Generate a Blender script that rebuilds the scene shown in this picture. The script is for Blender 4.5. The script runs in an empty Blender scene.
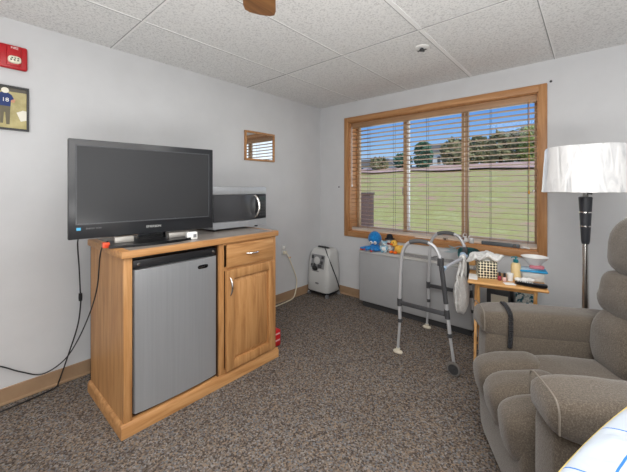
import bpy, bmesh, math, random
from mathutils import Vector, Matrix, noise as mnoise
random.seed(7)
S = bpy.context.scene
COL = S.collection
PI = math.pi
V = Vector

# ------------------------------------------------------------------ materials
def lin(c):
    return tuple(((x/255)/12.92 if x/255 <= .04045 else ((x/255+.055)/1.055)**2.4) for x in c)
def rgba(c): return lin(c)+(1,)

def mat(name, col, rough=.5, metal=0, spec=.5, coat=0, emit=None, emit_s=0, sheen=0, trans=0, alpha=1):
    m = bpy.data.materials.new(name); m.use_nodes = True
    b = m.node_tree.nodes['Principled BSDF']
    b.inputs['Base Color'].default_value = rgba(col)
    b.inputs['Roughness'].default_value = rough
    b.inputs['Metallic'].default_value = metal
    b.inputs['Specular IOR Level'].default_value = spec
    b.inputs['Coat Weight'].default_value = coat
    b.inputs['Sheen Weight'].default_value = sheen
    b.inputs['Transmission Weight'].default_value = trans
    b.inputs['Alpha'].default_value = alpha
    if emit:
        b.inputs['Emission Color'].default_value = rgba(emit); b.inputs['Emission Strength'].default_value = emit_s
    return m

def noisy(name, stops, scale=(10,10,10), detail=4, rough=.6, bump=0, bump_scale=None, spec=.4, sheen=0, metal=0, dist=.0, kind='noise', fac_rough=.6, coords='Object', bump_dist=.01):
    """principled with a colour ramp over noise in object space and optional bump"""
    m = mat(name, (128,128,128), rough, metal, spec, sheen=sheen)
    nt = m.node_tree; N = nt.nodes; L = nt.links; b = N['Principled BSDF']
    tc = N.new('ShaderNodeTexCoord'); mp = N.new('ShaderNodeMapping')
    mp.inputs['Scale'].default_value = scale
    L.new(tc.outputs[coords], mp.inputs['Vector'])
    if kind == 'noise':
        t = N.new('ShaderNodeTexNoise'); t.inputs['Scale'].default_value = 1; t.inputs['Detail'].default_value = detail
        t.inputs['Roughness'].default_value = fac_rough; t.inputs['Distortion'].default_value = dist; out = t.outputs['Fac']
    else:
        t = N.new('ShaderNodeTexVoronoi'); t.inputs['Scale'].default_value = 1
        sp = N.new('ShaderNodeSeparateColor'); L.new(t.outputs['Color'], sp.inputs['Color']); out = sp.outputs['Red']
    L.new(mp.outputs['Vector'], t.inputs['Vector'])
    r = N.new('ShaderNodeValToRGB'); el = r.color_ramp.elements
    el[0].position, el[0].color = stops[0][0], rgba(stops[0][1])
    el[1].position, el[1].color = stops[-1][0], rgba(stops[-1][1])
    for p, c in stops[1:-1]:
        e = el.new(p); e.color = rgba(c)
    L.new(out, r.inputs['Fac']); L.new(r.outputs['Color'], b.inputs['Base Color'])
    if bump:
        bp = N.new('ShaderNodeBump'); bp.inputs['Strength'].default_value = bump; bp.inputs['Distance'].default_value = bump_dist
        if bump_scale:
            t2 = N.new('ShaderNodeTexNoise'); t2.inputs['Scale'].default_value = bump_scale; t2.inputs['Detail'].default_value = 3
            L.new(tc.outputs[coords], t2.inputs['Vector']); L.new(t2.outputs['Fac'], bp.inputs['Height'])
        else:
            L.new(out, bp.inputs['Height'])
        L.new(bp.outputs['Normal'], b.inputs['Normal'])
    return m

def wood(name, dark, mid, light, axis='z', s=1.0, rough=.42):
    sc = {'x':(2.2*s,34*s,34*s), 'y':(34*s,2.2*s,34*s), 'z':(34*s,34*s,2.2*s)}[axis]
    return noisy(name, [(.28,dark),(.48,mid),(.7,light)], scale=sc, detail=6, rough=rough, dist=.6, bump=.06, spec=.35)

OAK = ((150,103,60),(182,133,84),(200,154,104))
M = {}
M['oak_z'] = wood('oak_vertical', *OAK, axis='z')
M['oak_y'] = wood('oak_along_y', *OAK, axis='y')
M['oak_x'] = wood('oak_along_x', *OAK, axis='x')
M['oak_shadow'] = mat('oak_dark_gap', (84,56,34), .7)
M['case_x'] = wood('casing_wood_x', (150,103,64),(174,126,82),(192,146,102), axis='x')
M['case_z'] = wood('casing_wood_z', (150,103,64),(174,126,82),(192,146,102), axis='z')
M['case_y'] = wood('casing_wood_y', (158,106,60),(184,130,82),(200,150,100), axis='y')
M['sash'] = mat('tan_sash', (188,160,128), .5)
M['slat'] = noisy('blind_slat', [(.3,(150,114,82)),(.7,(176,140,106))], scale=(2,40,40), rough=.45)
M['tray'] = wood('tray_wood', (176,122,66),(206,154,94),(222,176,118), axis='x', s=.8)
M['tray_z'] = wood('tray_leg_wood', (176,122,66),(206,154,94),(222,176,118), axis='z', s=.8)
M['blade'] = wood('fan_blade_wood', (84,52,26),(116,78,44),(134,94,56), axis='y')

def wall_mat(name, col):
    return noisy(name, [(.3,tuple(c-3 for c in col)),(.7,tuple(c+3 for c in col))], scale=(3,3,3), rough=.85, bump=.05, bump_scale=160, spec=.15)
M['wall'] = wall_mat('painted_wall', (203,204,206))
M['ceil'] = None
def ceiling_material():
    m = mat('acoustic_tile', (214,214,213), .95, spec=.05)
    nt = m.node_tree; N = nt.nodes; L = nt.links; b = N['Principled BSDF']
    tc = N.new('ShaderNodeTexCoord')
    t = N.new('ShaderNodeTexNoise'); t.inputs['Scale'].default_value = 85; t.inputs['Detail'].default_value = 3; t.inputs['Roughness'].default_value = .65
    L.new(tc.outputs['Object'], t.inputs['Vector'])
    r = N.new('ShaderNodeValToRGB'); e = r.color_ramp.elements
    e[0].position, e[0].color = .30, rgba((192,192,192)); e[1].position, e[1].color = .52, rgba((230,230,229))
    L.new(t.outputs['Fac'], r.inputs['Fac']); L.new(r.outputs['Color'], b.inputs['Base Color'])
    bp = N.new('ShaderNodeBump'); bp.inputs['Strength'].default_value = .4; bp.inputs['Distance'].default_value = .006
    L.new(t.outputs['Fac'], bp.inputs['Height']); L.new(bp.outputs['Normal'], b.inputs['Normal'])
    return m
M['ceil'] = ceiling_material()
M['tee'] = mat('ceiling_tee', (236,236,235), .6)
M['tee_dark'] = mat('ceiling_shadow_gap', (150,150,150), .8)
def carpet_material():
    m = mat('speckled_carpet', (110,100,92), 1, spec=.05)
    nt = m.node_tree; N = nt.nodes; L = nt.links; b = N['Principled BSDF']
    tc = N.new('ShaderNodeTexCoord')
    v = N.new('ShaderNodeTexVoronoi'); v.inputs['Scale'].default_value = 125
    L.new(tc.outputs['Object'], v.inputs['Vector'])
    sp = N.new('ShaderNodeSeparateColor'); L.new(v.outputs['Color'], sp.inputs['Color'])
    r = N.new('ShaderNodeValToRGB'); r.color_ramp.interpolation = 'CONSTANT'; e = r.color_ramp.elements
    cols = [(0,(78,70,65)),(.2,(98,89,82)),(.36,(124,116,110)),(.52,(114,102,91)),(.66,(110,110,113)),(.78,(137,120,104)),(.9,(141,136,131))]
    e[0].position, e[0].color = cols[0][0], rgba(cols[0][1]); e[1].position, e[1].color = cols[-1][0], rgba(cols[-1][1])
    for p, c in cols[1:-1]:
        q = e.new(p); q.color = rgba(c)
    L.new(sp.outputs['Red'], r.inputs['Fac'])
    n = N.new('ShaderNodeTexNoise'); n.inputs['Scale'].default_value = 2.5; n.inputs['Detail'].default_value = 3
    L.new(tc.outputs['Object'], n.inputs['Vector'])
    mr = N.new('ShaderNodeMapRange'); mr.inputs['To Min'].default_value = .82; mr.inputs['To Max'].default_value = 1.12
    L.new(n.outputs['Fac'], mr.inputs['Value'])
    mx = N.new('ShaderNodeMix'); mx.data_type = 'RGBA'; mx.blend_type = 'MULTIPLY'; mx.inputs['Factor'].default_value = 1
    L.new(r.outputs['Color'], mx.inputs['A']); L.new(mr.outputs['Result'], mx.inputs['B'])
    L.new(mx.outputs['Result'], b.inputs['Base Color'])
    bp = N.new('ShaderNodeBump'); bp.inputs['Strength'].default_value = .5; bp.inputs['Distance'].default_value = .008
    L.new(v.outputs['Distance'], bp.inputs['Height']); L.new(bp.outputs['Normal'], b.inputs['Normal'])
    return m
M['carpet'] = carpet_material()
M['base'] = noisy('vinyl_baseboard', [(.3,(150,122,96)),(.7,(162,134,106))], scale=(6,6,6), rough=.5)
M['black'] = mat('black_plastic', (30,31,34), .35)
M['gloss_black'] = mat('gloss_black', (16,17,20), .12, spec=.6)
M['bezel'] = mat('tv_bezel', (34,36,40), .28, spec=.5)
M['screen'] = mat('tv_screen', (50,51,53), .16, spec=.5)
M['dkgrey'] = mat('dark_grey_plastic', (62,63,66), .5)
M['grey'] = mat('grey_plastic', (120,121,124), .5)
M['ltgrey'] = mat('light_grey_plastic', (196,197,196), .5)
M['white'] = mat('white_plastic', (236,236,234), .4)
M['cream'] = mat('cream_plastic', (228,222,204), .5)
M['steel'] = noisy('brushed_steel', [(.3,(168,171,175)),(.7,(175,178,182))], scale=(90,90,1.5), rough=.40, metal=.5, spec=.5)
M['chrome'] = mat('satin_nickel', (205,203,200), .22, metal=1)
M['alu'] = mat('anodised_aluminium', (192,193,196), .34, metal=.35)
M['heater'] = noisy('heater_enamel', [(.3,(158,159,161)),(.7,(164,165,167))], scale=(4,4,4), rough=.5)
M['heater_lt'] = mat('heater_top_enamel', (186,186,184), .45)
M['rubber_dk'] = mat('dark_rubber', (52,52,54), .75)
M['tip'] = mat('glide_tip', (214,206,188), .6)
M['tyre'] = mat('wheel_tyre', (104,100,96), .7)
M['red'] = mat('alarm_red', (176,20,30), .35)
M['redbox'] = mat('red_card', (204,30,36), .5)
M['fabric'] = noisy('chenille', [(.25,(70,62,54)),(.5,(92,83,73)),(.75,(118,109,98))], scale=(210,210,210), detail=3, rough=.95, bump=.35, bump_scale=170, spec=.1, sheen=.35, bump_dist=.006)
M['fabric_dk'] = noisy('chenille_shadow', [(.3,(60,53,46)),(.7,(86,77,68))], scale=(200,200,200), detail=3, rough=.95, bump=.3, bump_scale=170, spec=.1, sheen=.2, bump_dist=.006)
M['piping'] = mat('chair_piping', (124,116,106), .9)
M['shade'] = None
def shade_material():
    m = mat('wrapped_lampshade', (238,238,238), .4, spec=.5)
    nt = m.node_tree; N = nt.nodes; L = nt.links; b = N['Principled BSDF']
    tc = N.new('ShaderNodeTexCoord'); mp = N.new('ShaderNodeMapping'); mp.inputs['Scale'].default_value = (18,18,5)
    L.new(tc.outputs['Object'], mp.inputs['Vector'])
    t = N.new('ShaderNodeTexNoise'); t.inputs['Scale'].default_value = 1; t.inputs['Detail'].default_value = 3; t.inputs['Distortion'].default_value = 1.2
    L.new(mp.outputs['Vector'], t.inputs['Vector'])
    bp = N.new('ShaderNodeBump'); bp.inputs['Strength'].default_value = .45; bp.inputs['Distance'].default_value = .025
    L.new(t.outputs['Fac'], bp.inputs['Height']); L.new(bp.outputs['Normal'], b.inputs['Normal'])
    r = N.new('ShaderNodeValToRGB'); e = r.color_ramp.elements
    e[0].position, e[0].color = .35, rgba((196,197,199)); e[1].position, e[1].color = .6, rgba((226,226,226))
    L.new(t.outputs['Fac'], r.inputs['Fac']); L.new(r.outputs['Color'], b.inputs['Base Color'])
    b.inputs['Coat Weight'].default_value = .6; b.inputs['Coat Roughness'].default_value = .15
    return m
M['shade'] = shade_material()
M['bagplastic'] = noisy('thin_white_plastic', [(.35,(206,206,204)),(.65,(238,238,236))], scale=(22,22,14), detail=3, rough=.35, dist=1.0, bump=.5, bump_dist=.02)
M['tissue'] = noisy('tissue_paper', [(.35,(226,225,222)),(.65,(246,246,244))], scale=(30,30,30), rough=.8, bump=.4, bump_dist=.01)
M['paper'] = mat('white_paper', (240,240,238), .8)
M['teal'] = mat('teal_plastic', (20,112,124), .4)
M['dkteal'] = noisy('dark_teal_cloth', [(.42,(16,54,58)),(.58,(46,110,112))], scale=(3,3,60), rough=.8)
M['blue'] = mat('lid_blue', (20,150,206), .4)
M['octo'] = noisy('blue_plush', [(.3,(8,98,170)),(.7,(24,138,208))], scale=(60,60,60), rough=.95, sheen=.4)
M['octored'] = mat('red_orange_plush', (206,64,36), .9)
M['ltblue'] = noisy('pale_blue_plush', [(.4,(120,180,206)),(.6,(214,226,232))], scale=(40,40,40), rough=.95)
M['plushwhite'] = mat('white_plush', (226,224,222), .95)
M['hat'] = mat('black_felt', (34,36,42), .95)
M['yellow'] = noisy('yellow_plush', [(.3,(222,164,54)),(.7,(244,204,104))], scale=(60,60,60), rough=.95)
M['orange'] = mat('orange_felt', (236,108,28), .9)
M['pink'] = mat('pink_plastic', (196,120,132), .5)
M['polish'] = mat('dark_pink_polish', (150,52,72), .15)
M['polish2'] = mat('pale_pink_polish', (220,180,172), .15)
M['lotion'] = mat('cream_lotion', (228,202,150), .35)
M['clear'] = mat('cloudy_tub', (214,216,214), .3, alpha=.75)
M['navy'] = mat('navy_cloth', (44,60,110), .8)
M['skin'] = mat('skin_tone', (190,140,110), .7)
M['photo_bg'] = noisy('photo_field', [(.3,(150,140,88)),(.7,(188,176,124))], scale=(14,14,14), rough=.25)
M['photo_dark'] = mat('photo_dark_shape', (72,66,52), .3)
M['photo_lite'] = mat('photo_light_shape', (226,222,206), .3)
M['olive'] = mat('photo_olive', (92,84,60), .4)
M['amber'] = mat('amber_gel', (214,150,40), .4)
M['lens'] = mat('strobe_lens', (226,222,200), .15, emit=(226,222,200), emit_s=.05)
M['led'] = mat('blue_sticker', (70,170,214), .4)
M['redglow'] = mat('red_glow_paint', (226,84,44), .4)  # colour of the block that imitates a red glow
M['silver'] = mat('silver_plastic', (176,172,166), .35, metal=.3)
M['ivory'] = mat('ivory_cord', (226,218,196), .5)
M['bark'] = mat('tree_bark', (84,66,50), .9)
M['siding'] = mat('white_siding', (226,226,228), .8)
M['roofing'] = mat('grey_roof', (140,136,136), .9)
M['mulch'] = noisy('mulch', [(.35,(214,168,140)),(.65,(242,204,180))], scale=(1.5,1.5,1.5), rough=.95)
M['utility'] = mat('utility_box', (110,88,82), .8)
M['brick'] = M['utility']

def pattern_material():
    """cream cube cover with a black dot lattice, per-face grid in object space"""
    m = mat('dotted_cover', (230,222,196), .6)
    nt = m.node_tree; N = nt.nodes; L = nt.links; b = N['Principled BSDF']
    tc = N.new('ShaderNodeTexCoord')
    v = N.new('ShaderNodeTexVoronoi'); v.inputs['Scale'].default_value = 48; v.inputs['Randomness'].default_value = .12
    L.new(tc.outputs['Object'], v.inputs['Vector'])
    r = N.new('ShaderNodeValToRGB'); e = r.color_ramp.elements; r.color_ramp.interpolation = 'CONSTANT'
    e[0].position, e[0].color = 0, rgba((36,34,32)); e[1].position, e[1].color = .42, rgba((232,224,196))
    L.new(v.outputs['Distance'], r.inputs['Fac']); L.new(r.outputs['Color'], b.inputs['Base Color'])
    return m
M['dots'] = pattern_material()
def plaid_material():
    m = mat('white_windowpane_cotton', (236,240,244), .85)
    nt = m.node_tree; N = nt.nodes; L = nt.links; b = N['Principled BSDF']
    tc = N.new('ShaderNodeTexCoord'); sx = N.new('ShaderNodeSeparateXYZ'); L.new(tc.outputs['Object'], sx.inputs['Vector'])
    fs = []
    for ax, per, off in (('X',.21,.02),('Y',.21,.09)):
        a = N.new('ShaderNodeMath'); a.operation = 'ADD'; a.inputs[1].default_value = 5+off; L.new(sx.outputs[ax], a.inputs[0])
        d = N.new('ShaderNodeMath'); d.operation = 'MODULO'; d.inputs[1].default_value = per; L.new(a.outputs[0], d.inputs[0])
        c = N.new('ShaderNodeMath'); c.operation = 'LESS_THAN'; c.inputs[1].default_value = .0045; L.new(d.outputs[0], c.inputs[0]); fs.append(c)
    mx = N.new('ShaderNodeMath'); mx.operation = 'MAXIMUM'; L.new(fs[0].outputs[0], mx.inputs[0]); L.new(fs[1].outputs[0], mx.inputs[1])
    cm = N.new('ShaderNodeMix'); cm.data_type = 'RGBA'; cm.inputs['A'].default_value = rgba((184,193,204)); cm.inputs['B'].default_value = rgba((40,112,196))
    L.new(mx.outputs[0], cm.inputs['Factor']); L.new(cm.outputs['Result'], b.inputs['Base Color'])
    t = N.new('ShaderNodeTexNoise'); t.inputs['Scale'].default_value = 9; t.inputs['Detail'].default_value = 2; t.inputs['Distortion'].default_value = .8
    L.new(tc.outputs['Object'], t.inputs['Vector'])
    bp = N.new('ShaderNodeBump'); bp.inputs['Strength'].default_value = .5; bp.inputs['Distance'].default_value = .03
    L.new(t.outputs['Fac'], bp.inputs['Height']); L.new(bp.outputs['Normal'], b.inputs['Normal'])
    return m
M['plaid'] = plaid_material()
M['yellowpipe'] = mat('yellow_piping', (204,182,104), .8)

def glass_material(name='window_glass', refl=.06, tint=(250,252,252)):
    m = bpy.data.materials.new(name); m.use_nodes = True
    nt = m.node_tree; N = nt.nodes; L = nt.links
    for n in list(N): N.remove(n)
    o = N.new('ShaderNodeOutputMaterial'); mx = N.new('ShaderNodeMixShader'); mx.inputs['Fac'].default_value = refl
    t = N.new('ShaderNodeBsdfTransparent'); t.inputs['Color'].default_value = rgba(tint)
    g = N.new('ShaderNodeBsdfGlossy'); g.inputs['Roughness'].default_value = .02
    L.new(t.outputs[0], mx.inputs[1]); L.new(g.outputs[0], mx.inputs[2]); L.new(mx.outputs[0], o.inputs['Surface'])
    return m
M['glass'] = glass_material(refl=.015)
def print_glass():
    m = mat('glazed_dark_print', (70,64,60), .02, spec=.5)
    nt = m.node_tree; N = nt.nodes; L = nt.links; b = N['Principled BSDF']; o = N['Material Output']
    g = N.new('ShaderNodeBsdfGlossy'); g.inputs['Roughness'].default_value = .015; g.inputs['Color'].default_value = (1,.97,.93,1)
    mx = N.new('ShaderNodeMixShader'); mx.inputs['Fac'].default_value = .55
    L.new(b.outputs[0], mx.inputs[1]); L.new(g.outputs[0], mx.inputs[2]); L.new(mx.outputs[0], o.inputs['Surface'])
    return m
M['print_glass'] = print_glass()
M['grass'] = noisy('sunlit_lawn', [(.36,(222,168,142)),(.44,(212,190,134)),(.54,(200,192,112)),(.66,(222,214,146)),(.76,(238,226,186))], scale=(.9,.9,.8), detail=8, rough=.95, spec=.05, fac_rough=.75)
M['leaf_a'] = noisy('shrub_leaves', [(.3,(112,116,84)),(.7,(172,168,124))], scale=(3,3,3), rough=.8)
M['leaf_b'] = noisy('dark_leaves', [(.3,(60,98,90)),(.7,(106,150,112))], scale=(3,3,3), rough=.8)
M['leaf_c'] = noisy('bright_leaves', [(.3,(126,142,72)),(.7,(180,190,108))], scale=(3,3,3), rough=.8)

# ------------------------------------------------------------------ mesh helpers
class MB:
    def __init__(self): self.bm = bmesh.new()
    def _add(self, verts, faces, mi=0):
        vs = [self.bm.verts.new(v) for v in verts]
        for f in faces:
            try:
                fc = self.bm.faces.new([vs[i] for i in f]); fc.material_index = mi
            except ValueError: pass
        return vs
    def box(self, x0, x1, y0, y1, z0, z1, bev=0, mi=0, seg=2, mtx=None):
        b = bmesh.new()
        bmesh.ops.create_cube(b, size=1)
        for v in b.verts:
            v.co = V(((x0+x1)/2+v.co.x*(x1-x0), (y0+y1)/2+v.co.y*(y1-y0), (z0+z1)/2+v.co.z*(z1-z0)))
        if bev: bmesh.ops.bevel(b, geom=list(b.edges), offset=bev, segments=seg, profile=.5, affect='EDGES')
        self._merge(b, mi, mtx); return self
    def _merge(self, b, mi=0, mtx=None):
        b.verts.index_update()
        vs = [self.bm.verts.new((mtx @ v.co) if mtx else v.co) for v in b.verts]
        for f in b.faces:
            n = self.bm.faces.new([vs[v.index] for v in f.verts]); n.material_index = mi
        b.free()
    def tube(self, pts, r, seg=10, mi=0, closed=False, cap=True):
        pts = [V(p) for p in pts]; n = len(pts)
        rs = r if isinstance(r, (list, tuple)) else [r]*n
        tang = []
        for i in range(n):
            a = pts[(i-1) % n] if (closed or i > 0) else pts[i]
            c = pts[(i+1) % n] if (closed or i < n-1) else pts[i]
            t = (c-a); tang.append(t.normalized() if t.length > 1e-9 else V((0,0,1)))
        up = V((0,0,1)) if abs(tang[0].z) < .9 else V((1,0,0))
        nrm = (up - tang[0]*up.dot(tang[0])).normalized()
        rings = []
        for i in range(n):
            if i:
                q = tang[i-1].rotation_difference(tang[i]); nrm = (q @ nrm); nrm = (nrm - tang[i]*nrm.dot(tang[i])).normalized()
            bi = tang[i].cross(nrm)
            rings.append([self.bm.verts.new(pts[i]+(nrm*math.cos(2*PI*k/seg)+bi*math.sin(2*PI*k/seg))*rs[i]) for k in range(seg)])
        for i in range(n if closed else n-1):
            a, b = rings[i], rings[(i+1) % n]
            for k in range(seg):
                f = self.bm.faces.new([a[k], a[(k+1) % seg], b[(k+1) % seg], b[k]]); f.material_index = mi
        if cap and not closed:
            f = self.bm.faces.new(rings[0][::-1]); f.material_index = mi
            f = self.bm.faces.new(rings[-1]); f.material_index = mi
        return self
    def lathe(self, prof, c=(0,0,0), seg=28, mi=0, mtx=None, wob=None):
        c = V(c); rings = []
        for j, (r, z) in enumerate(prof):
            if r < 1e-6: p = [V((0,0,z))]
            else: p = [V((r*math.cos(2*PI*k/seg), r*math.sin(2*PI*k/seg), z)) for k in range(seg)]
            if wob: p = [wob(q) for q in p]
            rings.append([self.bm.verts.new((mtx @ q if mtx else q)+c) for q in p])
        for a, b in zip(rings, rings[1:]):
            for k in range(seg):
                k2 = (k+1) % seg
                if len(a) == 1 and len(b) == 1: continue
                if len(a) == 1: vs = [a[0], b[k2], b[k]]
                elif len(b) == 1: vs = [a[k], a[k2], b[0]]
                else: vs = [a[k], a[k2], b[k2], b[k]]
                f = self.bm.faces.new(vs); f.material_index = mi
        return self
    def sq(self, c, rad, e1=1.0, e2=1.0, u=24, v=14, mi=0, mtx=None, fn=None):
        """superellipsoid: e<1 boxy, 1 round"""
        def p(x, e): return math.copysign(abs(x)**e, x)
        prof = []; c = V(c); rings = []
        for j in range(v+1):
            ph = -PI/2 + PI*j/v
            ring = []
            for k in range(u):
                th = 2*PI*k/u
                q = V((rad[0]*p(math.cos(ph),e1)*p(math.cos(th),e2), rad[1]*p(math.cos(ph),e1)*p(math.sin(th),e2), rad[2]*p(math.sin(ph),e1)))
                if fn: q = fn(q)
                if mtx: q = mtx @ q
                ring.append(q+c)
                if j in (0, v): break
            rings.append([self.bm.verts.new(q) for q in ring])
        for a, b in zip(rings, rings[1:]):
            for k in range(u):
                k2 = (k+1) % u
                if len(a) == 1: vs = [a[0], b[k2], b[k]]
                elif len(b) == 1: vs = [a[k], a[k2], b[0]]
                else: vs = [a[k], a[k2], b[k2], b[k]]
                f = self.bm.faces.new(vs); f.material_index = mi
        return self
    def prism(self, poly, fn, d0, d1, mi=0):
        """poly: 2-D points; fn(u,v,d) -> 3-D"""
        a = [self.bm.verts.new(fn(u, v, d0)) for u, v in poly]; b = [self.bm.verts.new(fn(u, v, d1)) for u, v in poly]
        n = len(poly)
        fs = [self.bm.faces.new(a[::-1]), self.bm.faces.new(b)]
        for k in range(n): fs.append(self.bm.faces.new([a[k], a[(k+1) % n], b[(k+1) % n], b[k]]))
        for f in fs: f.material_index = mi
        return self
    def build(self, name, m, parent=None, world=False, sharp=35, recalc=True):
        if recalc: bmesh.ops.recalc_face_normals(self.bm, faces=list(self.bm.faces))
        me = bpy.data.meshes.new(name)
        if world and parent:
            r = parent
            while r.parent: r = r.parent
            bmesh.ops.translate(self.bm, vec=-V(r.location), verts=list(self.bm.verts))
        for f in self.bm.faces: f.smooth = True
        self.bm.to_mesh(me); self.bm.free()
        me.set_sharp_from_angle(angle=math.radians(sharp))
        o = bpy.data.objects.new(name, me); COL.objects.link(o)
        for mm in (m if isinstance(m, (list, tuple)) else [m]): me.materials.append(mm)
        if parent: o.parent = parent
        return o

def tag(o, label, cat, group=None, kind=None):
    o['label'] = label; o['category'] = cat
    if group: o['group'] = group
    if kind: o['kind'] = kind
    return o
def thing(name, label, cat, loc=(0,0,0), rz=0, group=None):
    o = bpy.data.objects.new(name, None); COL.objects.link(o); o.location = loc; o.rotation_euler = (0,0,rz); o.empty_display_size = .05
    return tag(o, label, cat, group)
def solo(mb, name, m, label, cat, loc, rz=0, group=None, **k):
    """a thing that is one mesh, authored round its own base"""
    o = mb.build(name, m, **k); o.location = loc; o.rotation_euler = (0,0,rz)
    return tag(o, label, cat, group)
def struct(mb, name, m, parent=None, **k):
    o = mb.build(name, m, parent, **k)
    if not parent: o['kind'] = 'structure'
    return o
def text(name, body, size, m, parent, loc, rot, ext=.0006, align='CENTER'):
    c = bpy.data.curves.new(name, 'FONT'); c.body = body; c.size = size; c.align_x = align; c.align_y = 'CENTER'; c.extrude = ext
    o = bpy.data.objects.new(name, c); COL.objects.link(o); c.materials.append(m); o.location = (0,0,0)
    dg = bpy.context.evaluated_depsgraph_get(); me = bpy.data.meshes.new_from_object(o.evaluated_get(dg)); bpy.data.objects.remove(o)
    o = bpy.data.objects.new(name, me); COL.objects.link(o)
    if not me.materials: me.materials.append(m)
    o.parent = parent; o.location = loc; o.rotation_euler = rot
    return o
def spline(pts, n=8):
    """Catmull-Rom through the points"""
    P = [V(p) for p in pts]; P = [P[0]*2-P[1]]+P+[P[-1]*2-P[-2]]; out = []
    for i in range(1, len(P)-2):
        for k in range(n):
            t = k/n; a, b, c, d = P[i-1], P[i], P[i+1], P[i+2]
            out.append(.5*((2*b)+(c-a)*t+(2*a-5*b+4*c-d)*t*t+(3*b-a-3*c+d)*t**3))
    out.append(P[-2]); return out
def Rz(a): return Matrix.Rotation(a, 4, 'Z')
def Rx(a): return Matrix.Rotation(a, 4, 'X')
def Ry(a): return Matrix.Rotation(a, 4, 'Y')

# ------------------------------------------------------------------ room shell
H = 2.44; XR = 5.0; YB = -5.2
# window opening
WX0, WX1, WZ0, WZ1 = .47, 2.445, .81, 2.19
struct(MB().box(-.15,XR,YB,0.25,-.12,0), 'floor', M['carpet'])
struct(MB().box(-.15,XR,YB,0.25,H,H+.1), 'ceiling', M['ceil'])
struct(MB().box(-.15,0,YB,0.25,0,H), 'wall_left', M['wall'])
w = MB(); w.box(-.15,WX0,0,.25,0,H); w.box(WX1,XR,0,.25,0,H); w.box(WX0,WX1,0,.25,0,WZ0); w.box(WX0,WX1,0,.25,WZ1,H)
struct(w, 'wall_back', M['wall'])
struct(MB().box(XR,XR+.15,YB,.25,0,H), 'wall_right', M['wall'])
struct(MB().box(-.15,XR+.15,YB-.15,YB,0,H), 'wall_front', M['wall'])
# ceiling grid
g = MB(); TX = [-.04+.65*k for k in range(1,8)]; TY = [-1.222-1.288*k for k in range(0,4)]
for x in TX:
    wd = .014 if abs(x-1.91) < .02 else .003
    g.box(x-wd, x+wd, YB, 0, H-.003, H+.002)
for y in TY: g.box(0, XR, y-.007, y+.007, H-.004, H+.002)
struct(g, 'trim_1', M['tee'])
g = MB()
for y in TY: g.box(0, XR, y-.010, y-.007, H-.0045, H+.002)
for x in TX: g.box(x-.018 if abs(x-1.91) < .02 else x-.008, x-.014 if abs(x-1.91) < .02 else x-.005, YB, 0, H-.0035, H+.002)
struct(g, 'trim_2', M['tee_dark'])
# baseboards (vinyl cove with a pale lower lip)
def baseboard(name, along, c, a0, a1, sgn):
    b = MB()
    prof = [(0,0),(.016,0),(.016,.008),(.006,.014),(.005,.098),(.002,.102),(0,.102)]
    if along == 'y': b.prism(prof, lambda u, v, d: V((c+sgn*u, d, v)), a0, a1)
    else: b.prism(prof, lambda u, v, d: V((d, c+sgn*u, v)), a0, a1)
    return struct(b, name, M['base'])
baseboard('baseboard_left', 'y', 0, YB, 0, 1)
baseboard('baseboard_back', 'x', 0, 0, XR, -1)

# window: casing, jamb, sashes, panes
win = bpy.data.objects.new('window_1', None); COL.objects.link(win); win.location = (1.457,0,.81); win['kind'] = 'structure'
c = MB(); z0, z1, x0, x1 = .749, 2.246, .409, 2.505
c.box(x0,x1,-.02,0,z1-.062,z1,.004); c.box(x0,x1,-.02,0,z0,z0+.062,.004)
c.build('casing', M['case_x'], win, world=True)
c = MB(); c.box(x0,x0+.062,-.0205,0,z0+.001,z1-.001,.004); c.box(x1-.062,x1,-.0205,0,z0+.001,z1-.001,.004)
c.build('side_casing', M['case_z'], win, world=True)
c = MB(); c.box(WX0-.002,WX0+.012,0,.25,WZ0,WZ1); c.box(WX1-.012,WX1+.002,0,.25,WZ0,WZ1); c.box(WX0,WX1,0,.25,WZ1-.012,WZ1+.002); c.box(WX0,WX1,0,.25,WZ0-.004,WZ0+.012)
c.build('jamb', M['case_y'], win, world=True)
f = MB(); YF0, YF1 = .165, .21
f.box(WX0+.01,WX0+.05,YF0,YF1,WZ0+.01,WZ1-.01,.004); f.box(WX1-.05,WX1-.01,YF0,YF1,WZ0+.01,WZ1-.01,.004)
f.box(WX0+.01,WX1-.01,YF0,YF1,WZ1-.05,WZ1-.01,.004); f.box(WX0+.01,WX1-.01,YF0,YF1,WZ0+.01,WZ0+.06,.004)
f.box(1.128,1.168,YF0-.005,YF1,WZ0+.01,WZ1-.01,.004); f.box(1.77,1.834,YF0-.005,YF1,WZ0+.01,WZ1-.01,.004)
f.build('sash_frame', M['sash'], win, world=True)
f = MB(); f.box(1.169,1.192,YF0,YF1,WZ0+.02,WZ1-.02,.003); f.box(1.80,1.806,YF0-.008,YF0,WZ0+.02,WZ1-.02)
f.build('sash_edge', M['white'], win, world=True)
for a, b in ((WX0+.05,1.128),(1.19,1.77),(1.834,WX1-.05)):
    MB().box(a-.004,b+.004,.186,.19,WZ0+.05,WZ1-.04).build('pane', M['glass'], win, world=True)
lk = MB(); lk.box(1.118,1.128,.15,.165,1.28,1.36,.003); lk.box(2.38,2.40,.15,.165,1.32,1.34,.003); lk.build('sash_lock', M['chrome'], win, world=True)
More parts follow.
